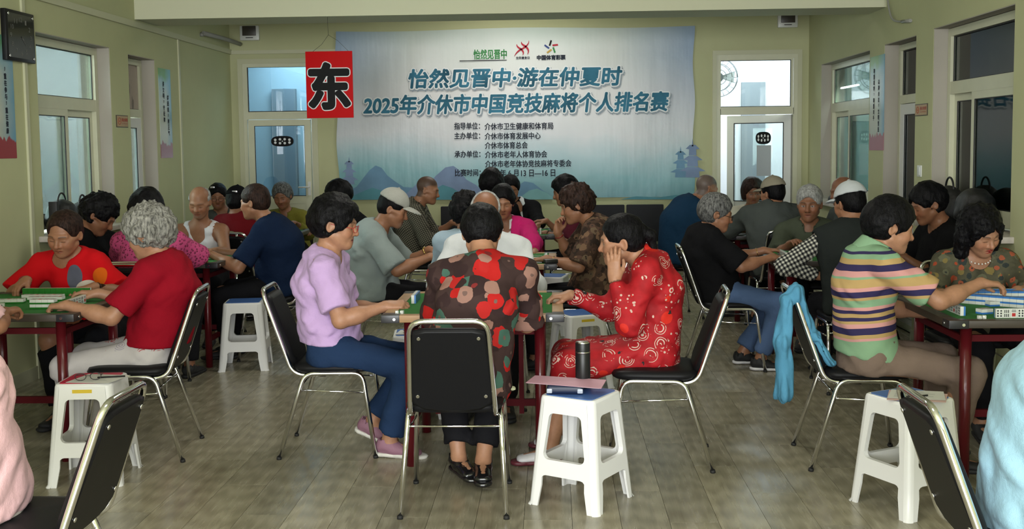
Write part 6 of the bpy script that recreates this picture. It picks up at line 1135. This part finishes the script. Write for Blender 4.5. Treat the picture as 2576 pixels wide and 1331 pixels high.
sit('person in black jacket with white collar below the banner', (-.36, 10.92, .56), (-0.355, 10.900, 0.960), (-0.421, 10.830, 1.123), 282, 2, 'chrome chair under the black jacket with white collar', None, skin='b', hair=('tidy', 'black_hair'), hp=14, shirt=dict(mat=M['black_cloth'], kind='long', e=.022, open=.045, inner=M['white_shirt'], name='jacket'), L=dict(w=(-.15, 10.46, .80)), R=dict(w=(-.55, 10.46, .80)))
sit('black-haired player in maroon behind the brown blouse', (.22, 10.05, .56), (0.213, 10.020, 0.984), (0.105, 9.980, 1.133), 180, 2, 'chrome chair under the far maroon player', None, skin='b', hair=('full', 'black_hair'), hp=16, shirt=dict(mat=M['maroon_sleeve'], slv=.95), L=dict(w=(-0.072, 9.850, 0.759), d=(-1, .1, 0), el=(.2, -.4, -1)), R=dict(w=(-0.066, 10.150, 0.847), d=(-1, -.1, 0), el=(.2, .4, -1)), bands=[('bracelet', 'L', .9, .004, M['bead_dark'])])
# ---------------------------------------------------------------- third row, right table
sit('crop-haired man in dark blue shirt left of the open back door', (1.12, 9.72, .56), (1.223, 9.750, 1.018), (1.367, 9.780, 1.149), 22, 2, 'chrome chair under the crop-haired man in dark blue', (1.06, 9.80, 10), sex='m', skin='b', stubble=V3(.10, .095, .09), hp=16, g=1.25, slouch=.06, belly=1.1, shirt=dict(mat=M['blue_navy'], slv=.95, e=.018, collar=1), R=dict(w=(1.50, 9.72, .80)), L=dict(w=(1.48, 9.98, .80)))
sit('woman with dark bob in white blouse before the open back door', (1.96, 10.82, .56), (1.945, 10.800, 0.884), (1.941, 10.720, 1.075), 262, 2, 'chrome chair under the woman in the white blouse', None, skin='c', hair=('bob', 'brown_hair'), eye=.3, hp=12, hy=8, shirt=dict(mat=M['white_blouse'], kind='long', slv=.5, cuff=.055, e=.018, collar=1), R=dict(w=(1.75, 10.22, .80)), L=dict(w=(2.05, 10.22, .80)))
sit('man in grey hooded jacket and khaki cap seen from behind', (1.86, 9.02, .56), (1.795, 9.100, 0.994), (1.821, 9.150, 1.130), 92, 2, 'chrome chair behind the man in the grey hooded jacket', None, sex='m', skin='b', hair=('crop', 'black_hair'), hp=6, hy=30, cap=dict(mat=M['cap_khaki']), g=1.18, shirt=dict(mat=M['dark_grey'], kind='long', e=.024, amp=.008, collar=1, ch=.05, name='jacket'), R=dict(w=(2.08, 9.52, .80)), L=dict(w=(1.62, 9.52, .80), el=(-1, 0, -.4)))
sit('bald man partly hidden behind the white cap', (2.52, 9.62, .56), (2.587, 9.600, 0.950), (2.497, 9.550, 1.126), 196, 2, None, None, sex='m', skin='c', hp=12, shirt=dict(mat=M['dark_grey'], kind='long'), R=dict(w=(2.22, 9.85, .80)), L=dict(w=(2.22, 9.55, .80)))
# ---------------------------------------------------------------- small things
plain('flask_black', (.010, .010, .011), .38, spec=.4); plain('steel', (.62, .62, .63), .22, 1.0); plain('folder_pink', (.60, .34, .42), .5); plain('paper', (.66, .67, .62), .6); plain('case_navy', (.010, .018, .05), .45); plain('case_clip', (.42, .46, .55), .3); plain('ink_grey', (.20, .21, .22), .6); plain('paper_pink', (.62, .42, .38), .6); plain('maroon_plastic', (.20, .035, .03), .35); cloth('jacket_blue', (.085, .27, .42), .1); plain('bag_black', (.008, .008, .009), .5, bump=.5, bs=60); plain('cup_paper', (.40, .33, .25), .6); plain('tissue', (.45, .47, .30), .8)
fl = empty('thermos_flask', (.125, 4.775, .481), label='black thermos flask with steel rings on the front aisle stool', cat='flask')
MB().lathe([(.001, 0), (.031, 0), (.033, .004), (.033, .152), (.031, .156)], 28).build('body', M['flask_black'], fl); MB().lathe([(.0325, .155), (.0338, .156), (.0338, .160), (.0325, .161)], 28).build('ring', M['steel'], fl)
MB().lathe([(.0325, .160), (.0325, .196), (.031, .200)], 28).build('cap', M['flask_black'], fl); MB().lathe([(.0322, .199), (.0315, .204), (.020, .206), (.001, .206)], 28).build('cap_plate', M['steel'], fl)
cs_ = empty('glasses_case', (.045, 4.668, .481), math.radians(-4), label='navy glasses case with pale clips under the pink folder', cat='case'); MB().box(-.078, .078, -.032, .032, 0, .036).build('shell', M['case_navy'], cs_, bevel=.014, seg=3)
for sx in (-1, 1): MB().box(sx * .066 - .012, sx * .066 + .012, -.036, -.028, .004, .024).build('clip', M['case_clip'], cs_, bevel=.004)
fo = empty('pink_folder', (.085, 4.735, .5195), math.radians(-8), label='pink paper folder lying over the glasses case beside the thermos', cat='folder'); MB().add([(-.20, -.09, .0), (.13, -.11, -.012), (.14, .02, -.002), (-.18, .045, .004), (-.20, -.09, .0015), (.13, -.11, -.0105), (.14, .02, -.0005), (-.18, .045, .0055)], [(3, 2, 1, 0), (4, 5, 6, 7), (0, 1, 5, 4), (1, 2, 6, 5), (2, 3, 7, 6), (3, 0, 4, 7)]).build('cover', M['folder_pink'], fo)
MB().add([(-.195, -.085, -.0025), (.12, -.105, -.0145), (.13, .015, -.0045), (-.175, .04, .0015)], [(0, 1, 2, 3)]).build('sheet', M['paper'], fo); fo.location.z = .523
def sheet(name, pts, z, th, mat, lab, lines=0):
    o = MB().prism([(a, b, z) for a, b in pts], (0, 0, th)).build(name, mat, label=lab, cat='paper')
    for k in range(lines):
        t = .18 + .64 * k / max(lines - 1, 1); A, B, C, D = [Vector((*q, z + th + .0004)) for q in pts]; l = A.lerp(D, t).lerp(B.lerp(C, t), .1); r_ = A.lerp(D, t).lerp(B.lerp(C, t), .55 + .35 * ((k * 37) % 10) / 10); d = (D - A).normalized() * .003
        MB().add([l, r_, r_ + d, l + d], [(0, 1, 2, 3)]).build('text_line', M['ink_grey'], o)
    return o
sheet('score_sheet', [(-2.265, 4.915), (-2.055, 4.895), (-2.02, 5.07), (-2.235, 5.10)], .4795, .0012, M['paper'], 'white score sheet lying on the red-topped stool', 6)
def spectacles(loc, rz, mat, lab):
    o = empty('eyeglasses', loc, rz, label=lab, cat='eyeglasses')
    for sx in (-1, 1):
        MB().tube([(sx * .033 + .024 * math.cos(t), 0, .018 + .017 * math.sin(t)) for t in np.linspace(0, 2 * PI, 17)], .0018, 6).build('rim', M[mat], o); MB().tube([(sx * .057, 0, .022), (sx * .06, .06, .016), (sx * .03, .125, .004)], .0016, 6).build('temple', M[mat], o)
    MB().tube([(-.01, 0, .022), (.01, 0, .022)], .0016, 6).build('bridge', M[mat], o)
spectacles((-2.175, 4.955, .4815), .3, 'glass_dark', 'folded dark eyeglasses on the sheet over the red stool')
MB().tube([(-2.15, 5.00, .485), (-2.03, 5.03, .485)], .004, 8).build('pen', M['rubber'], label='black pen on the white sheet over the red stool', cat='pen')
sheet('notice_sheet', [(1.375, 4.52), (1.60, 4.47), (1.66, 4.62), (1.44, 4.70)], .4795, .001, M['paper_pink'], 'pink sheet under the papers on the lower right stool'); sheet('score_sheet', [(1.385, 4.545), (1.61, 4.50), (1.655, 4.655), (1.45, 4.70)], .482, .001, M['paper'], 'white sheet on the stool behind the lower right chair', 7)
MB().tube([(1.46, 4.55, .4868), (1.56, 4.57, .4868)], .0035, 8).build('pen', M['rubber'], label='black pen on the white sheet behind the lower right chair', cat='pen')
sheet('score_sheet', [(-.91, 6.16), (-.74, 6.17), (-.73, 6.30), (-.90, 6.31)], .4795, .001, M['paper'], 'pale sheet on the stool beyond the lavender woman\'s knees', 3); MB().lathe([(.001, 0), (.06, .002), (.07, .012), (.05, .02), (.001, .022)], 24, (-.80, 6.22, .482)).build('round_case', M['maroon_plastic'], label='maroon round case on the stool beyond the lavender woman', cat='case')
ph = empty('mobile_phone', (-.02, 7.315, .7565), .3, label='black phone case on the corner of the far pale table', cat='phone'); MB().box(-.045, .045, -.03, .03, 0, .03).build('case', M['flask_black'], ph, bevel=.008)
def die(x, y, rz, lab):
    o = empty('die', (x, y, TZ), rz, label=lab, cat='die', group='white dice on the tables'); MB().box(-.008, .008, -.008, .008, 0, .016).build('cube_body', M['tile_white'], o, bevel=.002)
    for k in (-1, 1): MB().disc((k * .0035, -.0083, .008 + k * .0035), (.0016, 0, 0), (0, 0, .0016), 8).build('pip', M['tile_ink'], o)
die(-.752, 5.165, .2, 'left one of two white dice on the pale centre table'); die(-.728, 5.170, -.3, 'right one of two white dice on the pale centre table'); die(1.90, 4.915, .3, 'left one of two white dice on the right table'); die(1.922, 4.918, -.2, 'right one of two white dice on the right table')
# jacket over the striped woman's chair
J = Sdf(); J.seg((1.105, 5.19, .80), (1.080, 5.165, .60), V3(0, 1, 0), (.045, .030), (.060, .036), .03); J.seg((1.080, 5.165, .60), (1.085, 5.155, .36), V3(0, 1, 0), (.060, .036), (.062, .040), .03); J.cone((1.105, 5.19, .80), (1.155, 5.21, .852), .032, .026, .02); J.seg((1.15, 5.22, .85), (1.235, 5.22, .62), V3(0, 1, 0), (.055, .026), (.065, .026), .03); J.seg((1.235, 5.22, .62), (1.31, 5.20, .50), V3(0, 1, 0), (.065, .026), (.075, .018), .03)
J.fn(lambda x, y, z: .010 * (.6 - 1.7 * np.abs(vnoise(x, y, z, (26, 30, 6), 4))) + .004 * vnoise(x, y, z, (50, 60, 18), 9)); w, q, _ = mesh_sdf(J, .0075); jo = np_mesh('draped_jacket', w, q, M['jacket_blue']); put(jo, label='light blue jacket draped over the back of the striped woman\'s chair', cat='jacket')
Tq = Sdf(); Tq.ell((-.215, 4.735, .487), (.035, .03, .008), None, .01); Tq.ell((-.19, 4.72, .489), (.02, .025, .008), None, .01); Tq.fn(lambda x, y, z: .006 * vnoise(x, y, z, (70, 70, 70), 3)); w, q, _ = mesh_sdf(Tq, .004); put(np_mesh('crumpled_tissue', w, q, M['tissue']), label='crumpled yellowish tissue on the seat edge of the centre chair', cat='tissue')
# bags and boxes on the window sills
def bag(name, c, r_, lab, strap=None, seed=1):
    o = empty(name, (c[0], c[1], c[2] - r_[2]), label=lab, cat='bag'); S_ = Sdf(); S_.ell(c, r_, None, .02); S_.ell((c[0], c[1], c[2] - r_[2] * .45), (r_[0] * 1.02, r_[1] * 1.02, r_[2] * .6), None, .05); S_.fn(lambda x, y, z: .012 * vnoise(x, y, z, (18, 18, 18), seed)); S_.plane((c[0], c[1], c[2] - r_[2] * .98), (0, 0, -1), .004); w, q, _ = mesh_sdf(S_, .010); np_mesh('body', w - np.array(o.location), q, M['bag_black'], o)
    if strap: MB().tube([(0, strap * math.cos(t) * .9, r_[2] * 1.8 + strap * math.sin(t)) for t in np.linspace(-.3, PI + .3, 17)], .007, 6).build('strap', M['bag_black'], o)
bag('shoulder_bag', (-3.50, 7.66, 1.085), (.10, .13, .12), 'black shoulder bag on the left window sill, nearer the camera', .07, 3); bag('handbag', (-3.49, 7.98, 1.075), (.10, .14, .11), 'black handbag on the left window sill behind the bending player', .06, 5)
MB().box(-3.50, -3.44, 7.45, 7.49, .965, 1.20).build('radio_box', M['bag_black'], bevel=.006, label='thin black upright box at the near end of the left sill', cat='box')
bag('handbag', (2.76, 7.72, 1.10), (.10, .16, .135), 'black handbag with looped handle on the right window sill', .085, 7); bag('shoulder_bag', (2.78, 7.30, 1.10), (.11, .22, .135), 'wide quilted black bag on the right window sill', None, 9)
MB().lathe([(.001, 0), (.035, 0), (.035, .05), (.001, .05)], 20, (2.74, 7.02, .965)).build('round_tin', M['cup_paper'], label='small brown tin on the right window sill', cat='tin')
sheet('paper_stack', [(2.68, 10.25), (2.84, 10.25), (2.84, 10.60), (2.68, 10.60)], .966, .03, M['paper'], 'stack of papers on the far right window sill'); bag('cable_pouch', (2.74, 10.75, 1.0), (.05, .10, .032), 'small dark pouch on the far right window sill', None, 11)
MB().lathe([(.001, 0), (.026, 0), (.034, .085), (.036, .087), (.034, .088), (.030, .083), (.001, .08)], 20, (-.20, 9.72, .7565)).build('paper_cup', M['cup_paper'], label='brown paper cup on the far centre table', cat='cup')
# worn ornaments
d_ = INFO['woman with wavy black hair and pearl necklace in floral blouse']; N_, f_, r_v = d_['N'], d_['f'], d_['r']; mbp = MB()
for k in range(27):
    a_ = 2 * PI * k / 27; rr = d_['nr'] + .030; pz = N_ + r_v * rr * math.cos(a_) + f_ * (rr * .95 * math.sin(a_) + .02) + V3(0, 0, 1) * (.022 - .055 * max(0, math.sin(a_))) - d_['base']
    mbp.lathe([(.0005, -.005), (.0036, -.0036), (.0052, 0), (.0036, .0036), (.0005, .005)], 8, tuple(pz))
put(mbp.build('pearl_necklace', M['pearl'], d_['root']))
plain('clip_silver', (.60, .58, .62), .25, .8)
for lab, off in (('person in maroon top and dark cap seen from behind, far left', (.02, -.10, .08)), ('black-haired man with glasses half hidden behind the tank-top man', (.04, .08, .11))):
    d_ = INFO[lab]; c_ = d_['O'] + d_['HR'] @ V3(*off) - d_['base']; MB().box(c_[0] - .022, c_[0] + .022, c_[1] - .022, c_[1] - .006, c_[2] - .008, c_[2] + .010).build('cap_badge', M['clip_silver'], d_['root'], bevel=.003)
print('BUILD', round(time.time() - T0, 1), 's')
